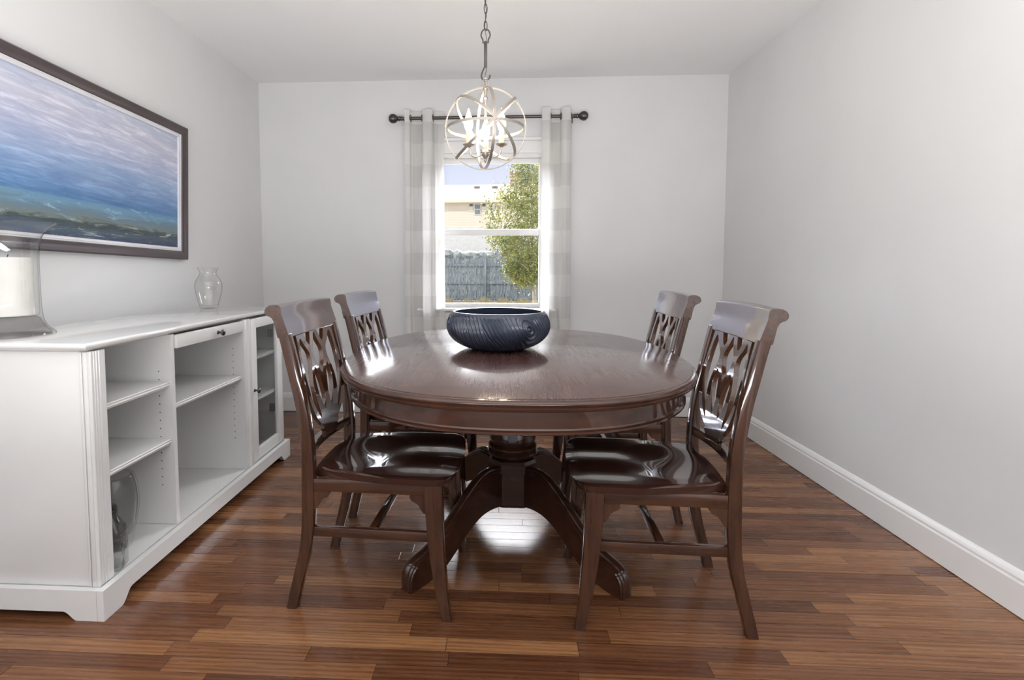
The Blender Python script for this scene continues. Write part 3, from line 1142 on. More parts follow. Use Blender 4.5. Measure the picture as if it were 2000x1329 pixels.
# ------------------------------------------------------------------ carved bowl
def bowl():
    m, nt, bs = new_mat('navy_carved_wood')
    v = mapping(nt, (1, 1, 1))
    f = noise_n(nt, v, 14, 4)
    L(nt, ramp(nt, f, [(0.3, (0.012, 0.020, 0.042)), (0.7, (0.030, 0.040, 0.066))]), bs.inputs['Base Color'])
    bs.inputs['Roughness'].default_value = 0.30
    bs.inputs['Coat Weight'].default_value = 0.6
    bs.inputs['Coat Roughness'].default_value = 0.18
    t = thing('carved_bowl', 'wide navy blue bowl carved with swirling wood grain grooves on the dining table', 'bowl', (-0.010, 2.262, 0.7603))
    prof = [(0.085, 0.0), (0.112, 0.002), (0.150, 0.014), (0.186, 0.036), (0.209, 0.062), (0.219, 0.090), (0.217, 0.118), (0.207, 0.142), (0.197, 0.158)]
    so = spline(prof, 24)
    seg = 720
    b = bmesh.new()
    rings = []
    # running length of the profile
    ln = [0.0]
    for p, q in zip(so[:-1], so[1:]):
        ln.append(ln[-1] + (q - p).length)
    knots = [(-PI / 2 + 0.62, 0.098), (PI / 2 + 0.4, 0.09), (PI + 0.35, 0.10)]

    def depth(az, z, s):
        best = 0
        acc = 1e9
        for ka, kz in knots:
            d = (az - ka + PI) % (2 * PI) - PI
            dx = d * 0.215
            dz = (z - kz)
            left = max(0.0, -dx - 0.03)
            dz2 = dz - 0.62 * left
            dx2 = dx + 0.35 * dz
            r = math.hypot(dx2 * 1.10, dz2 * 0.95)
            acc = min(acc, r)
        nz = noise.noise(Vector((math.cos(az) * 3, math.sin(az) * 3, z * 14))) * 0.010 + noise.noise(Vector((math.cos(az) * 9, math.sin(az) * 9, z * 40))) * 0.0022
        ph = (acc + nz) / 0.0195
        fr = ph - math.floor(ph)
        g = (1 - fr) if fr > 0.35 else fr / 0.35 * 0.65
        g = 0.5 - 0.5 * math.cos(2 * PI * fr) * 1.0 + 0.25 * math.sin(4 * PI * fr)
        edge = min(1, max(0, (z - 0.012) / 0.03)) * min(1, max(0, (0.152 - z) / 0.012))
        amp = 0.0085 * (0.65 + 0.6 * noise.noise(Vector((math.cos(az) * 2, math.sin(az) * 2, z * 9 + 4))))
        return -amp * g * edge
    for i, p in enumerate(so):
        q0, q1 = so[max(i - 1, 0)], so[min(i + 1, len(so) - 1)]
        tn = (q1 - q0).normalized()
        nr, nzv = tn[1], -tn[0]
        ring = []
        for k in range(seg):
            az = 2 * PI * k / seg
            d = depth(az, p[1], ln[i])
            r = p[0] + nr * d
            ring.append(b.verts.new((r * math.cos(az), r * math.sin(az), max(p[1] + nzv * d, 0))))
        rings.append(ring)
    b.faces.new(rings[0])
    for a, c in zip(rings[:-1], rings[1:]):
        for k in range(seg):
            j = (k + 1) % seg
            b.faces.new((a[k], a[j], c[j], c[k]))
    inner = [(0.190, 0.1605), (0.183, 0.158), (0.186, 0.145), (0.196, 0.120), (0.198, 0.090), (0.188, 0.060), (0.160, 0.034), (0.10, 0.018), (0.0, 0.014)]
    last = rings[-1]
    for r, z in inner:
        if r == 0:
            c = b.verts.new((0, 0, z))
            for k in range(seg):
                b.faces.new((last[k], last[(k + 1) % seg], c))
        else:
            ring = [b.verts.new((r * math.cos(2 * PI * k / seg), r * math.sin(2 * PI * k / seg), z)) for k in range(seg)]
            for k in range(seg):
                j = (k + 1) % seg
                b.faces.new((last[k], last[j], ring[j], ring[k]))
            last = ring
    obj('bowl_body', b, m, t, angle=70)


bowl()

# ------------------------------------------------------------------ chairs
POST = [(0.0, -0.268), (0.06, -0.254), (0.13, -0.236), (0.20, -0.219), (0.27, -0.209), (0.36, -0.205), (0.46, -0.204), (0.54, -0.206), (0.62, -0.214), (0.70, -0.228), (0.78, -0.246), (0.86, -0.264), (0.93, -0.282), (0.985, -0.297)]


def post_x(z):
    for (z0, x0), (z1, x1) in zip(POST[:-1], POST[1:]):
        if z <= z1:
            t = (z - z0) / (z1 - z0)
            return x0 + (x1 - x0) * t
    return POST[-1][1]


def splat_mesh():
    half = [(0.0, 0.0), (0.33, 0.0), (0.34, 0.06), (0.43, 0.095), (0.39, 0.115), (0.52, 0.155), (0.73, 0.235), (0.88, 0.34), (0.97, 0.47), (1.0, 0.60), (0.98, 0.74), (0.92, 0.87), (0.86, 1.02), (0.58, 1.02), (0.50, 0.955), (0.42, 0.895), (0.33, 0.865), (0.26, 0.90), (0.20, 0.955), (0.13, 1.02), (0.0, 1.02)]
    out = half[1:-1]
    outline = out + [(-x, y) for x, y in reversed(out)]
    h1 = [(0.74, 0.945), (0.60, 0.875), (0.46, 0.815), (0.415, 0.765), (0.44, 0.69), (0.52, 0.61), (0.575, 0.50), (0.565, 0.38), (0.49, 0.27), (0.455, 0.22), (0.47, 0.205), (0.62, 0.28), (0.78, 0.40), (0.86, 0.55), (0.87, 0.70), (0.83, 0.84)]
    h2 = [(0.31, 0.655), (0.20, 0.575), (0.125, 0.47), (0.10, 0.37), (0.135, 0.28), (0.175, 0.258), (0.29, 0.33), (0.39, 0.43), (0.42, 0.53), (0.385, 0.615)]
    h0 = [(0.0, 0.965), (0.10, 0.885), (0.21, 0.815), (0.235, 0.765), (0.20, 0.70), (0.10, 0.635), (0.0, 0.575), (-0.10, 0.635), (-0.20, 0.70), (-0.235, 0.765), (-0.21, 0.815), (-0.10, 0.885)]
    polys = [outline, h1, [(-x, y) for x, y in reversed(h1)], h2, [(-x, y) for x, y in reversed(h2)], h0]
    cu = bpy.data.curves.new('tmp', 'CURVE')
    cu.dimensions = '2D'
    cu.fill_mode = 'BOTH'
    cu.extrude = 0.0065
    cu.bevel_depth = 0.0012
    cu.bevel_resolution = 1
    cu.offset = -0.0012
    SU, SV, Z0 = 0.168, 0.372, 0.520
    for pi_, p in enumerate(polys):
        pts = p if pi_ == 0 else [tuple(q) for q in spline(p, 3, True)]
        if pi_ == 0:
            # smooth only the outer bands
            pts = []
            n = len(p)
            for k in range(n):
                a, c = p[k], p[(k + 1) % n]
                pts.append(a)
                if math.dist(a, c) > 0.1 and abs(a[0]) > 0.4 and abs(c[0]) > 0.4 and a[0] * c[0] > 0:
                    p0, p3 = p[k - 1], p[(k + 2) % n]
                    for t in (0.33, 0.67):
                        pts.append(tuple(0.5 * ((2 * a[i]) + (-p0[i] + c[i]) * t + (2 * p0[i] - 5 * a[i] + 4 * c[i] - p3[i]) * t * t + (-p0[i] + 3 * a[i] - 3 * c[i] + p3[i]) * t ** 3) for i in (0, 1)))
        s = cu.splines.new('POLY')
        s.points.add(len(pts) - 1)
        for q, (x, y) in zip(s.points, pts):
            q.co = (x * SU, Z0 + y * SV, 0, 1)
        s.use_cyclic_u = True
    co = bpy.data.objects.new('tmp', cu)
    col.objects.link(co)
    dg = bpy.context.evaluated_depsgraph_get()
    me = bpy.data.meshes.new_from_object(co.evaluated_get(dg))
    bpy.data.objects.remove(co)
    b = bmesh.new()
    b.from_mesh(me)
    bmesh.ops.remove_doubles(b, verts=b.verts, dist=1e-5)
    for k in range(1, 18):
        z = Z0 + k * 0.0208
        bmesh.ops.bisect_plane(b, geom=list(b.verts) + list(b.edges) + list(b.faces), plane_co=(0, z, 0), plane_no=(0, 1, 0))
    for k in range(-7, 8):
        bmesh.ops.bisect_plane(b, geom=list(b.verts) + list(b.edges) + list(b.faces), plane_co=(k * 0.022 + 0.0003, 0, 0), plane_no=(1, 0, 0))
    for v in b.verts:
        y, z, th = v.co.x, v.co.y, v.co.z
        sag = -0.012 * (1 - (y / 0.2) ** 2)
        v.co = (post_x(z) + sag + 0.009 + th, y, z)
    return b


def make_chair():
    t = thing('dining_chair', 'x', 'chair')
    W = M['wood']
    hy = 0.190
    # rear legs run up into the back posts
    for s in (-1, 1):
        b = bmesh.new()
        secs = []
        for p in spline(POST, 4):
            z, x = p[0], p[1]
            if z > 0.90:
                continue
            wx = 0.036 + 0.006 * math.exp(-((z - 0.38) / 0.2) ** 2)
            wy = 0.034
            yy = s * (hy + 0.006 * min(1, z / 0.9))
            secs.append([(x + q[0], yy + q[1], z) for q in rrect(wx, wy, 0.006, 2)])
        loft(b, secs)
        obj('rear_leg', b, W, t)
    # front legs: taper and flare forward
    for s in (-1, 1):
        b = bmesh.new()
        secs = []
        for p in spline([(0.0, 0.243, 0.031), (0.06, 0.232, 0.035), (0.14, 0.221, 0.042), (0.24, 0.211, 0.049), (0.34, 0.205, 0.054), (0.436, 0.203, 0.056)], 4):
            z, x, wx = p
            wy = 0.030 + (wx - 0.031) * 0.5
            secs.append([(x + q[0], s * (0.197 + 0.006) + q[1], z) for q in rrect(wx, wy, 0.005, 2)])
        loft(b, secs)
        obj('front_leg', b, W, t)
    # seat: waterfall saddle seat
    b = bmesh.new()
    rear, front = -0.186, 0.268

    def half_w(u):
        x = rear + (front - rear) * u
        w_ = 0.178 + 0.052 * min(1, max(0, u) / 0.55) ** 0.8
        # rounded front corners
        r = 0.062
        dx = x - (front - 0.012 - r)
        if dx > 0:
            w_ = w_ - r + math.sqrt(max(r * r - min(dx, r) ** 2, 0))
        return w_
    nu, nv = 60, 56
    top, bot = [], []
    for i in range(nu + 1):
        u = i / nu
        u = 1 - (1 - u) ** 1.5 if u > 0 else 0
        rt, rb_ = [], []
        for j in range(nv + 1):
            v_ = -1 + 2 * j / nv
            vv = math.sin(v_ * PI / 2) * 0.35 + v_ * 0.65
            x = rear + (front - 0.012 - rear) * u
            hw = half_w((x - rear) / (front - rear))
            y = hw * vv
            bow = 0.014 * (1 - vv * vv) * u ** 6
            xx = x + bow - 0.012 * (1 - u) ** 8 * (1 - vv * vv)
            # dish: a round bowl at the back and two leg hollows in front
            z = 0.462
            rr = math.hypot((xx + 0.045) / 0.155, y / 0.165)
            if rr < 1:
                z -= 0.013 * (1 - rr * rr) ** 1.4
            for cy in (-0.100, 0.100):
                q = ((y - cy) / 0.072) ** 2
                fade = min(1, max(0, (xx + 0.02) / 0.14))
                fade = fade * fade * (3 - 2 * fade)
                z -= 0.012 * math.exp(-q) * fade
            wf = max(0, (xx - 0.20) / 0.08)
            z -= 0.009 * wf * wf
            ed = min(1, (1 - abs(vv)) * hw / 0.012)
            z -= 0.005 * (1 - ed) ** 2
            rt.append(b.verts.new((xx, y, z)))
            sc = 0.988
            rb_.append(b.verts.new((xx * sc, y * sc, 0.436)))
        top.append(rt)
        bot.append(rb_)
    for i in range(nu):
        for j in range(nv):
            b.faces.new((top[i][j], top[i + 1][j], top[i + 1][j + 1], top[i][j + 1]))
            b.faces.new((bot[i][j], bot[i][j + 1], bot[i + 1][j + 1], bot[i + 1][j]))
    for i in range(nu):
        b.faces.new((top[i][0], bot[i][0], bot[i + 1][0], top[i + 1][0]))
        b.faces.new((top[i][nv], top[i + 1][nv], bot[i + 1][nv], bot[i][nv]))
    for j in range(nv):
        b.faces.new((top[0][j], top[0][j + 1], bot[0][j + 1], bot[0][j]))
        b.faces.new((top[nu][j], bot[nu][j], bot[nu][j + 1], top[nu][j + 1]))
    obj('seat', b, M['seat'], t, angle=45)
    # aprons with ogee brackets
    for s in (-1, 1):
        b = bmesh.new()
        y0, y1 = sorted((s * 0.186, s * 0.207))
        box(b, -0.184, 0.176, y0, y1, 0.396, 0.4355, 0.002)
        obj('apron', b, M['wood_x'], t)
        for x0, sx in ((-0.184, 1), (0.176, -1)):
            b = bmesh.new()
            pts = [(0, 0.3955), (0, 0.336), (0.008, 0.340), (0.016, 0.352), (0.022, 0.364), (0.032, 0.372), (0.044, 0.377), (0.050, 0.386), (0.050, 0.3955)]
            ya, yb = sorted((s * 0.188, s * 0.205))
            prism(b, [(x0 + sx * p[0], p[1]) for p in pts], ya, yb, 'xz')
            obj('bracket', b, W, t)
    obj('apron', bx(0.186, 0.206, -0.184, 0.184, 0.396, 0.4355, bev=0.002), M['wood_y'], t)
    obj('apron', bx(-0.212, -0.192, -0.172, 0.172, 0.396, 0.4355, bev=0.002), M['wood_y'], t)
    # stretchers
    for s in (-1, 1):
        y0, y1 = sorted((s * 0.184, s * 0.202))
        obj('stretcher', bx(-0.194, 0.190, y0, y1, 0.245, 0.276, bev=0.002), M['wood_x'], t)
    obj('stretcher', bx(-0.012, 0.008, -0.184, 0.184, 0.250, 0.276, bev=0.002), M['wood_y'], t)
    # curved lower back rail
    b = bmesh.new()
    secs = []
    for k in range(17):
        y = -0.182 + 0.364 * k / 16
        sag = -0.020 * (1 - (y / 0.2) ** 2) * 1.5
        secs.append([(post_x(z) + 0.006 + sag + dx, y, z) for dx, z in ((-0.010, 0.497), (0.010, 0.497), (0.011, 0.500), (0.011, 0.525), (0.009, 0.528), (-0.010, 0.528))])
    loft(b, secs)
    obj('back_rail', b, M['wood_y'], t, angle=30)
    obj('splat', splat_mesh(), W, t, angle=14)
    # crest rail with a rolled back top
    prof = [(0.016, 0.884), (0.018, 0.887), (0.0165, 0.905), (0.014, 0.93), (0.012, 0.955), (0.011, 0.975), (0.008, 0.984), (0.000, 0.988), (-0.012, 0.989), (-0.026, 0.987), (-0.037, 0.981), (-0.043, 0.972), (-0.043, 0.962), (-0.038, 0.954), (-0.030, 0.951), (-0.023, 0.946), (-0.020, 0.935), (-0.021, 0.91), (-0.022, 0.888), (-0.020, 0.884)]
    b = bmesh.new()
    secs = []
    for k in range(25):
        y = -0.209 + 0.418 * k / 24
        sag = -0.010 * (1 - (y / 0.209) ** 2)
        secs.append([(post_x(min(z, 0.96)) + dx + sag, y, z + 0.003 * (1 - (y / 0.209) ** 2) * (1 if z > 0.94 else 0)) for dx, z in prof])
    loft(b, secs)
    obj('crest_rail', b, M['wood_y'], t, angle=40)
    return t


def copy_tree(o, parent=None):
    c = o.copy()
    col.objects.link(c)
    c.parent = parent
    for ch in list(o.children):
        copy_tree(ch, c)
    return c


chair0 = make_chair()
spots = [
    (-0.396, 1.818, -3.15, 'dark wood splat back chair nearest the camera, left of the table by the sideboard', ),
    (0.495, 1.778, 180 - 2.3, 'dark wood splat back chair nearest the camera, right of the table by the bare wall'),
    (-0.369, 2.44, -4.6, 'dark wood splat back chair left of the table, the far one toward the window'),
    (0.505, 2.480, 180 - 0.2, 'dark wood splat back chair right of the table, the far one toward the window'),
]
for i, (x, y, a, lab) in enumerate(spots):
    c = chair0 if i == 0 else copy_tree(chair0)
    c.location = (x, y, 0)
    c.rotation_euler = (0, 0, math.radians(a))
    c['label'] = lab
    c['group'] = 'dining chairs around the table'

# ------------------------------------------------------------------ orb chandelier
def chandelier():
    C0 = Vector((-0.064, 2.20, 0))
    t = thing('orb_chandelier', 'hanging metal orb chandelier with three lit candle bulbs above the table', 'chandelier', (C0.x, C0.y, ZC))
    Z = -ZC
    NK = M['nickel']
    R = 0.163
    zc = 1.667

    def ring(n, r=R):
        n = Vector(n).normalized()
        a = n.orthogonal().normalized()
        c = n.cross(a)
        b = bmesh.new()
        hw, ht = 0.0055, 0.0018
        seg = 96
        rg = []
        for k in range(seg):
            th = 2 * PI * k / seg
            d = a * math.cos(th) + c * math.sin(th)
            p = Vector((0, 0, zc + Z))
            rg.append([b.verts.new(p + d * (r + dr) + n * dn) for dr, dn in ((-ht, -hw), (ht, -hw), (ht, hw), (-ht, hw))])
        for k in range(seg):
            A1, B1 = rg[k], rg[(k + 1) % seg]
            for q in range(4):
                b.faces.new((A1[q], A1[(q + 1) % 4], B1[(q + 1) % 4], B1[q]))
        obj('orb_ring', b, NK, t, angle=30)
    ring((0.03, 1, 0.0))
    ring((0.97, 0.25, 0.0), R - 0.004)
    ring((0, 0, 1), R - 0.008)
    ring((0.69, 0.165, -0.70), R + 0.004)
    ring((0.67, 0.20, 0.71), R - 0.002)
    # hub, stem, finial
    b = bmesh.new()
    lathe(b, [(0.0, 1.528 + Z), (0.003, 1.532 + Z), (0.006, 1.540 + Z), (0.003, 1.546 + Z), (0.009, 1.552 + Z), (0.016, 1.562 + Z), (0.020, 1.572 + Z), (0.016, 1.580 + Z), (0.007, 1.586 + Z), (0.0055, 1.600 + Z), (0.0055, 1.782 + Z), (0.009, 1.786 + Z), (0.009, 1.792 + Z), (0.0055, 1.796 + Z), (0.007, 1.815 + Z), (0.010, 1.826 + Z), (0.009, 1.834 + Z), (0.0, 1.836 + Z)], 24)
    obj('stem', b, NK, t)
    # arms, cups, sleeves, bulbs
    for k, az in enumerate((90, 210, 330)):
        a = math.radians(az)
        d = Vector((math.cos(a), math.sin(a), 0))
        ra = 0.076
        b = bmesh.new()
        pts = spline([d * 0.010 + Vector((0, 0, 1.572 + Z)), d * 0.026 + Vector((0, 0, 1.556 + Z)), d * 0.048 + Vector((0, 0, 1.549 + Z)), d * 0.067 + Vector((0, 0, 1.560 + Z)), d * ra + Vector((0, 0, 1.588 + Z))], 6)
        tube(b, pts, 0.0034, 10)
        arm = obj('arm', b, NK, t)
        b = bmesh.new()
        lathe(b, [(0.0, 1.584 + Z), (0.006, 1.584 + Z), (0.010, 1.588 + Z), (0.021, 1.592 + Z), (0.024, 1.596 + Z), (0.022, 1.597 + Z), (0.011, 1.594 + Z), (0.0, 1.594 + Z)], 28, d.x * ra, d.y * ra)
        obj('drip_cup', b, NK, arm)
        b = bmesh.new()
        lathe(b, [(0.0, 1.5945 + Z), (0.0105, 1.5945 + Z), (0.0105, 1.642 + Z), (0.009, 1.645 + Z), (0.0, 1.645 + Z)], 24, d.x * ra, d.y * ra)
        obj('candle_sleeve', b, M['sleeve'], arm)
        b = bmesh.new()
        bp = spline([(0.0065, 1.646), (0.012, 1.655), (0.0170, 1.672), (0.0165, 1.688), (0.011, 1.706), (0.005, 1.722), (0.0015, 1.736)], 4)
        lathe(b, [(0.0, 1.6455 + Z)] + [(p[0], p[1] + Z) for p in bp] + [(0.0, 1.738 + Z)], 24, d.x * ra, d.y * ra)
        obj('bulb', b, M['bulb'], arm)
    # hook, rod, shackle, chain
    b = bmesh.new()
    tube(b, spline([(-0.011, 0, 1.832 + Z), (-0.012, 0, 1.850 + Z), (-0.004, 0, 1.866 + Z), (0.004, 0, 1.866 + Z), (0.012, 0, 1.850 + Z), (0.011, 0, 1.832 + Z)], 5), 0.0028, 8)
    obj('hanging_loop', b, NK, t)
    b = bmesh.new()
    tube(b, spline([(0.018, 0, 1.879 + Z), (0.015, 0, 1.867 + Z), (0.004, 0, 1.858 + Z), (-0.010, 0, 1.861 + Z), (-0.017, 0, 1.876 + Z), (-0.012, 0, 1.893 + Z), (-0.006, 0, 1.907 + Z), (0, 0, 1.92 + Z)], 5), 0.0030, 8)
    obj('hook', b, M['bronze'], t)
    b = bmesh.new()
    box(b, -0.0065, 0.0065, -0.0035, 0.0035, 1.908 + Z, 2.012 + Z, 0.0015)
    obj('hanger_bar', b, M['bronze'], t)
    b = bmesh.new()
    tube(b, spline([(-0.010, 0, 2.006 + Z), (-0.011, 0, 2.018 + Z), (-0.018, 0, 2.034 + Z), (-0.013, 0, 2.052 + Z), (0, 0, 2.060 + Z), (0.013, 0, 2.052 + Z), (0.018, 0, 2.034 + Z), (0.011, 0, 2.018 + Z), (0.010, 0, 2.006 + Z), (0, 0, 2.008 + Z)], 4, True), 0.0028, 8, closed=True)
    obj('shackle', b, M['bronze'], t)
    z = 2.055
    k = 0
    while z < ZC - 0.045:
        b = bmesh.new()
        pts = []
        for q in range(20):
            a = 2 * PI * q / 20
            px, pz = 0.0075 * math.cos(a), 0.019 * math.sin(a)
            if k % 2:
                pts.append((0.0, px, pz + z + 0.017 + Z))
            else:
                pts.append((px * 0.8, px * 0.5, pz + z + 0.017 + Z))
        tube(b, pts, 0.0019, 7, closed=True)
        obj('chain_link', b, M['bronze'], t)
        z += 0.0335
        k += 1
    b = bmesh.new()
    lathe(b, [(0.0, -0.048), (0.006, -0.046), (0.007, -0.034), (0.020, -0.028), (0.045, -0.016), (0.060, -0.003), (0.061, 0.0), (0.0, 0.0)], 36)
    obj('canopy', b, M['bronze'], t)
    b = bmesh.new()
    pts = [(0.004 * math.sin(zz * 60), 0.003 * math.cos(zz * 60), zz + Z) for zz in [1.836 + 0.02 * q for q in range(int((ZC - 1.86) / 0.02) + 1)]]
    tube(b, pts, 0.0012, 6)
    obj('cord', b, M['bronze'], t)


m, nt, bs = new_mat('lit_bulb')
bs.inputs['Base Color'].default_value = (1, 0.9, 0.75, 1)
bs.inputs['Emission Color'].default_value = (1.0, 0.88, 0.72, 1)
bs.inputs['Emission Strength'].default_value = 76
M['bulb'] = m
chandelier()

# ------------------------------------------------------------------ outside
GZ = -0.34
mg, nt, bs = new_mat('dry_lawn')
v = mapping(nt, (1, 1, 1))
f = noise_n(nt, v, 2.5, 8, 0.7)
L(nt, ramp(nt, f, [(0.3, (0.10, 0.09, 0.06)), (0.55, (0.24, 0.21, 0.15)), (0.75, (0.16, 0.18, 0.08))]), bs.inputs['Base Color'])
bs.inputs['Roughness'].default_value = 0.95
b = bmesh.new()
box(b, -30, 30, 4.3, 24.6, GZ - 0.2, GZ)
o = tag(obj('lawn', b, mg, None, smooth=False), None, None, kind='structure')
o.name = 'ground'
b = bmesh.new()
box(b, -40, 40, 24.7, 70, GZ - 0.2, 1.75)
o = tag(obj('upper_ground', b, mg, None, smooth=False), None, None, kind='structure')

# wooden picket fence, its back towards us
mf, nt, bs = new_mat('weathered_blue_grey_wood')
v = mapping(nt, (7.0, 7.0, 1.2))
f = noise_n(nt, v, 2.0, 6, 0.7, 0.5)
L(nt, ramp(nt, f, [(0.3, (0.10, 0.125, 0.15)), (0.5, (0.21, 0.25, 0.29)), (0.72, (0.36, 0.41, 0.46))]), bs.inputs['Base Color'])
bs.inputs['Roughness'].default_value = 0.9
rnd = random.Random(11)
fence = thing('picket_fence', 'tall weathered blue grey board fence with dog eared pickets across the yard outside', 'fence', (0, 22, GZ))
posts = (-5.4, -3.05, -0.65, 1.75, 4.15)
for p0, p1 in zip(posts[:-1], posts[1:]):
    b = bmesh.new()
    x = p0
    while x < p1 - 0.02:
        w_ = 0.118
        h = 1.79 + rnd.uniform(-0.035, 0.02)
        dy = rnd.uniform(-0.004, 0.004)
        sh = rnd.uniform(0.012, 0.02)
        prism(b, [(x, 0.02), (x + w_ - sh * 0.4, 0.02), (x + w_ - sh * 0.4, h - 0.05), (x + w_ - 0.035, h), (x + 0.03, h), (x, h - 0.05)], 0.05 + dy, 0.07 + dy, 'xz')
        x += 0.137
    obj('picket_panel', b, mf, fence, smooth=False)
    for z in (0.06, 0.72, 1.46):
        obj('rail', bx(p0 + 0.05, p1 - 0.05, -0.005, 0.043, z - 0.0, z + 0.075), mf, fence, smooth=False)
for p in posts:
    obj('post', bx(p - 0.045, p + 0.055, -0.06, 0.045, 0, 1.84), mf, fence, smooth=False)

# boulder retaining wall behind the fence
ms, nt, bs = new_mat('field_stone')
v = mapping(nt, (1, 1, 1))
f = noise_n(nt, v, 6, 8, 0.7)
L(nt, ramp(nt, f, [(0.3, (0.13, 0.14, 0.13)), (0.5, (0.30, 0.32, 0.31)), (0.75, (0.55, 0.57, 0.56))]), bs.inputs['Base Color'])
bs.inputs['Roughness'].default_value = 0.95
rnd = random.Random(5)
b = bmesh.new()
for r_ in range(8):
    x = -4.5 + rnd.random() * 0.4
    while x < 4:
        w_ = rnd.uniform(0.30, 0.85)
        b2 = bmesh.new()
        bmesh.ops.create_icosphere(b2, subdivisions=3, radius=1.0)
        sd = rnd.random() * 50
        for v_ in b2.verts:
            v_.co *= 1 + 0.30 * noise.noise(v_.co * 1.6 + Vector((sd, 0, 0)))
        merge(b, b2, Matrix.Translation((x + w_ / 2, 24.35 + rnd.uniform(-0.06, 0.06), GZ + 0.18 + r_ * 0.255 + rnd.uniform(-0.05, 0.03))) @ Matrix.Diagonal((w_ * 0.66, 0.30, 0.20 + 0.10 * rnd.random(), 1)))
        x += w_
o = obj('stone_wall', b, ms, None)
tag(o, 'grey boulder retaining wall showing just above the fence outside', 'stone wall', kind=None)

# the neighbour's house
mh = plain('cream_siding', (0.90, 0.83, 0.72), 0.8, nscale=2, var=0.02)
mr_ = plain('tan_shingle_roof', (0.62, 0.53, 0.42), 0.9, nscale=4, var=0.18)
mw = plain('outdoor_white', (0.82, 0.84, 0.86), 0.6)
mb = plain('dark_shutter', (0.16, 0.14, 0.15), 0.6)
mbr = plain('chimney_brick', (0.36, 0.24, 0.20), 0.9, nscale=9, var=0.35)
hs = thing('neighbour_house', 'cream sided house with a tan roof beyond the fence outside', 'house', (0, 34, 1.75))
hb = -1.75
b = bmesh.new()
box(b, -8, 6.0, 0.35, 6, 0.0, 5.30 + hb)
for k in range(22):
    box(b, -8, 6.0, 0.343, 0.352, 0.10 + k * 0.16, 0.110 + k * 0.16)
obj('siding', b, mh, hs, smooth=False)
b = bmesh.new()
prism(b, [(0.0, 5.20 + hb), (0.0, 5.32 + hb), (3.2, 6.72 + hb), (6.4, 5.32 + hb), (6.4, 5.20 + hb), (3.2, 6.55 + hb)], -8.4, 6.4, 'yz')
obj('roof', b, mr_, hs, smooth=False)
obj('fascia', bx(-8.42, 6.42, -0.03, -0.002, 5.14 + hb, 5.33 + hb), mh, hs, smooth=False)
obj('foundation', bx(-8.02, 6.02, 0.30, 0.335, 0.0, 3.60 + hb), mw, hs, smooth=False)
b = bmesh.new()
box(b, -1.72, -1.28, 0.30, 0.34, 4.38 + hb, 5.10 + hb)
wnd = obj('window', b, mw, hs, smooth=False)
obj('pane', bx(-1.67, -1.33, 0.29, 0.299, 4.77 + hb, 5.04 + hb), plain('window_dusk', (0.25, 0.27, 0.28), 0.2), wnd, smooth=False)
obj('pane', bx(-1.67, -1.33, 0.29, 0.299, 4.43 + hb, 4.71 + hb), plain('window_dusk', (0.25, 0.27, 0.28), 0.2), wnd, smooth=False)
for x in (-2.03, -1.22):
    s = obj('shutter', bx(x, x + 0.25, 0.305, 0.335, 4.62 + hb, 5.10 + hb), mh, hs, smooth=False)
    obj('shutter_panel', bx(x + 0.02, x + 0.23, 0.295, 0.304, 4.92 + hb, 5.08 + hb), mb, s, smooth=False)
for x in (-1.82, -0.62):
    b = bmesh.new()
    box(b, x, x + 0.40, 2.35, 2.75, 6.20 + hb, 6.52 + hb, 0.03)
    obj('roof_vent', b, mb, hs)
b = bmesh.new()
box(b, 0.62, 1.45, 2.6, 3.5, 6.0 + hb, 7.35 + hb)
box(b, 0.57, 1.50, 2.55, 3.55, 7.35 + hb, 7.50 + hb)
ch = obj('chimney', b, mbr, hs, smooth=False)

# tree in the yard
ml, nt, bs = new_mat('autumn_leaves')
oi = N(nt, 'ShaderNodeTexCoord')
f = noise_n(nt, mapping(nt, (1, 1, 1)), 3.2, 5, 0.8)
L(nt, ramp(nt, f, [(0.28, (0.07, 0.10, 0.02)), (0.45, (0.18, 0.22, 0.04)), (0.58, (0.36, 0.36, 0.07)), (0.72, (0.40, 0.29, 0.10))]), bs.inputs['Base Color'])
bs.inputs['Roughness'].default_value = 0.6
mt = plain('pale_bark', (0.42, 0.36, 0.29), 0.9, nscale=10, var=0.3)
tr = thing('garden_tree', 'leafy green and yellow tree in front of the fence outside the window', 'tree', (0.80, 13.0, GZ))
b = bmesh.new()
tube(b, spline([(0, 0, 0), (0.02, 0, 0.7), (-0.06, 0.02, 1.5), (-0.02, 0, 2.4), (-0.08, 0, 3.3), (-0.12, 0, 4.0)], 4), [0.055 - 0.0022 * k for k in range(21)], 8)
rnd = random.Random(21)
tips = []
for k in range(16):
    z0 = 1.0 + 2.5 * k / 16
    a = rnd.random() * 2 * PI
    ln_ = (0.95 - 0.7 * k / 16)
    e_ = Vector((ln_ * math.cos(a), 0.6 * ln_ * math.sin(a), z0 + 0.35))
    tube(b, [(-0.03, 0, z0), (e_.x * 0.5, e_.y * 0.5, z0 + 0.24), e_], [0.018, 0.012, 0.006], 5)
obj('trunk', b, mt, tr)
b = bmesh.new()
# crown: half-widths by height (z from the ground), leaning clumps of leaves
crown = [(1.05, 0.18), (1.25, 0.42), (1.6, 0.72), (2.0, 0.98), (2.4, 1.02), (2.8, 0.90), (3.2, 0.72), (3.55, 0.42), (3.9, 0.20), (4.05, 0.05)]


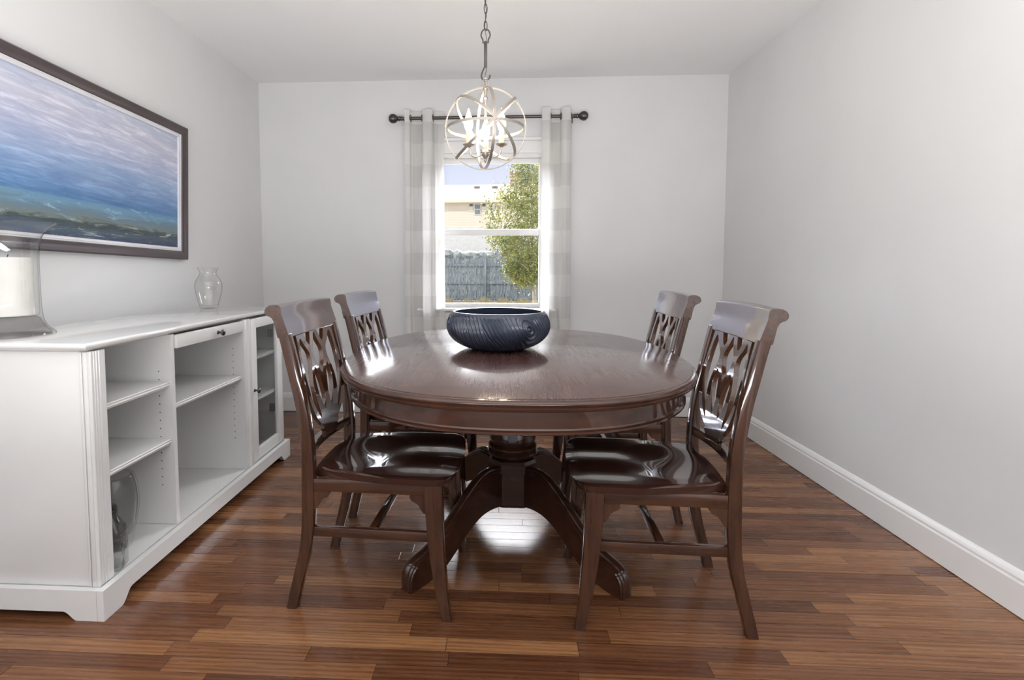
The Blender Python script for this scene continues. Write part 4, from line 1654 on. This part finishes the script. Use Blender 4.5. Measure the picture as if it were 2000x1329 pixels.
def cw_(z):
    for (a, wa), (c, wc) in zip(crown[:-1], crown[1:]):
        if a <= z <= c:
            return wa + (wc - wa) * (z - a) / (c - a)
    return 0


clumps = []
for k in range(230):
    z = 1.1 + 2.9 * rnd.random() ** 1.25
    w_ = cw_(z)
    a = rnd.random() * 2 * PI
    r_ = w_ * math.sqrt(rnd.random())
    clumps.append((Vector((r_ * math.cos(a) - 0.15, r_ * 0.6 * math.sin(a), z)), 0.10 + 0.14 * rnd.random()))
for c, rr in clumps:
    nl = int(34 + 90 * rr / 0.24)
    if c.z > 2.9:
        nl = int(nl * 0.6)
    for q in range(nl):
        d = Vector((rnd.gauss(0, 1), rnd.gauss(0, 0.8), rnd.gauss(0, 0.9))) * rr * 0.62
        p = c + d
        s = rnd.uniform(0.022, 0.042)
        n1_ = Vector((rnd.gauss(0, 1), rnd.gauss(0, 1), rnd.gauss(0, 1))).normalized()
        n2_ = n1_.orthogonal().normalized()
        b.faces.new([b.verts.new(p + n1_ * s), b.verts.new(p + n2_ * s * 0.55), b.verts.new(p - n1_ * s), b.verts.new(p - n2_ * s * 0.55)])
me = bpy.data.meshes.new('foliage')
b.to_mesh(me)
b.free()
me.materials.append(ml)
fo = bpy.data.objects.new('foliage', me)
col.objects.link(fo)
fo.parent = tr
fo['kind'] = 'stuff'

# dry grass at the foot of the fence
b = bmesh.new()
for k in range(2600):
    x = rnd.uniform(-3.4, 2.4)
    y = rnd.uniform(20.9, 21.9)
    tuft = noise.noise(Vector((x * 2, y, 0)))
    if tuft < -0.05:
        continue
    h = rnd.uniform(0.06, 0.20) * (1 + tuft)
    l_ = rnd.uniform(-0.09, 0.09)
    b.faces.new([b.verts.new((x - 0.008, y, GZ)), b.verts.new((x + 0.008, y, GZ)), b.verts.new((x + l_, y + rnd.uniform(-0.05, 0.05), GZ + h))])
mgr = plain('dry_grass', (0.42, 0.36, 0.20), 0.9, var=0.4)
o = obj('dry_grass', b, mgr, None, smooth=False)
tag(o, 'dry yellowed grass tufts along the foot of the fence outside', 'grass', kind='stuff')
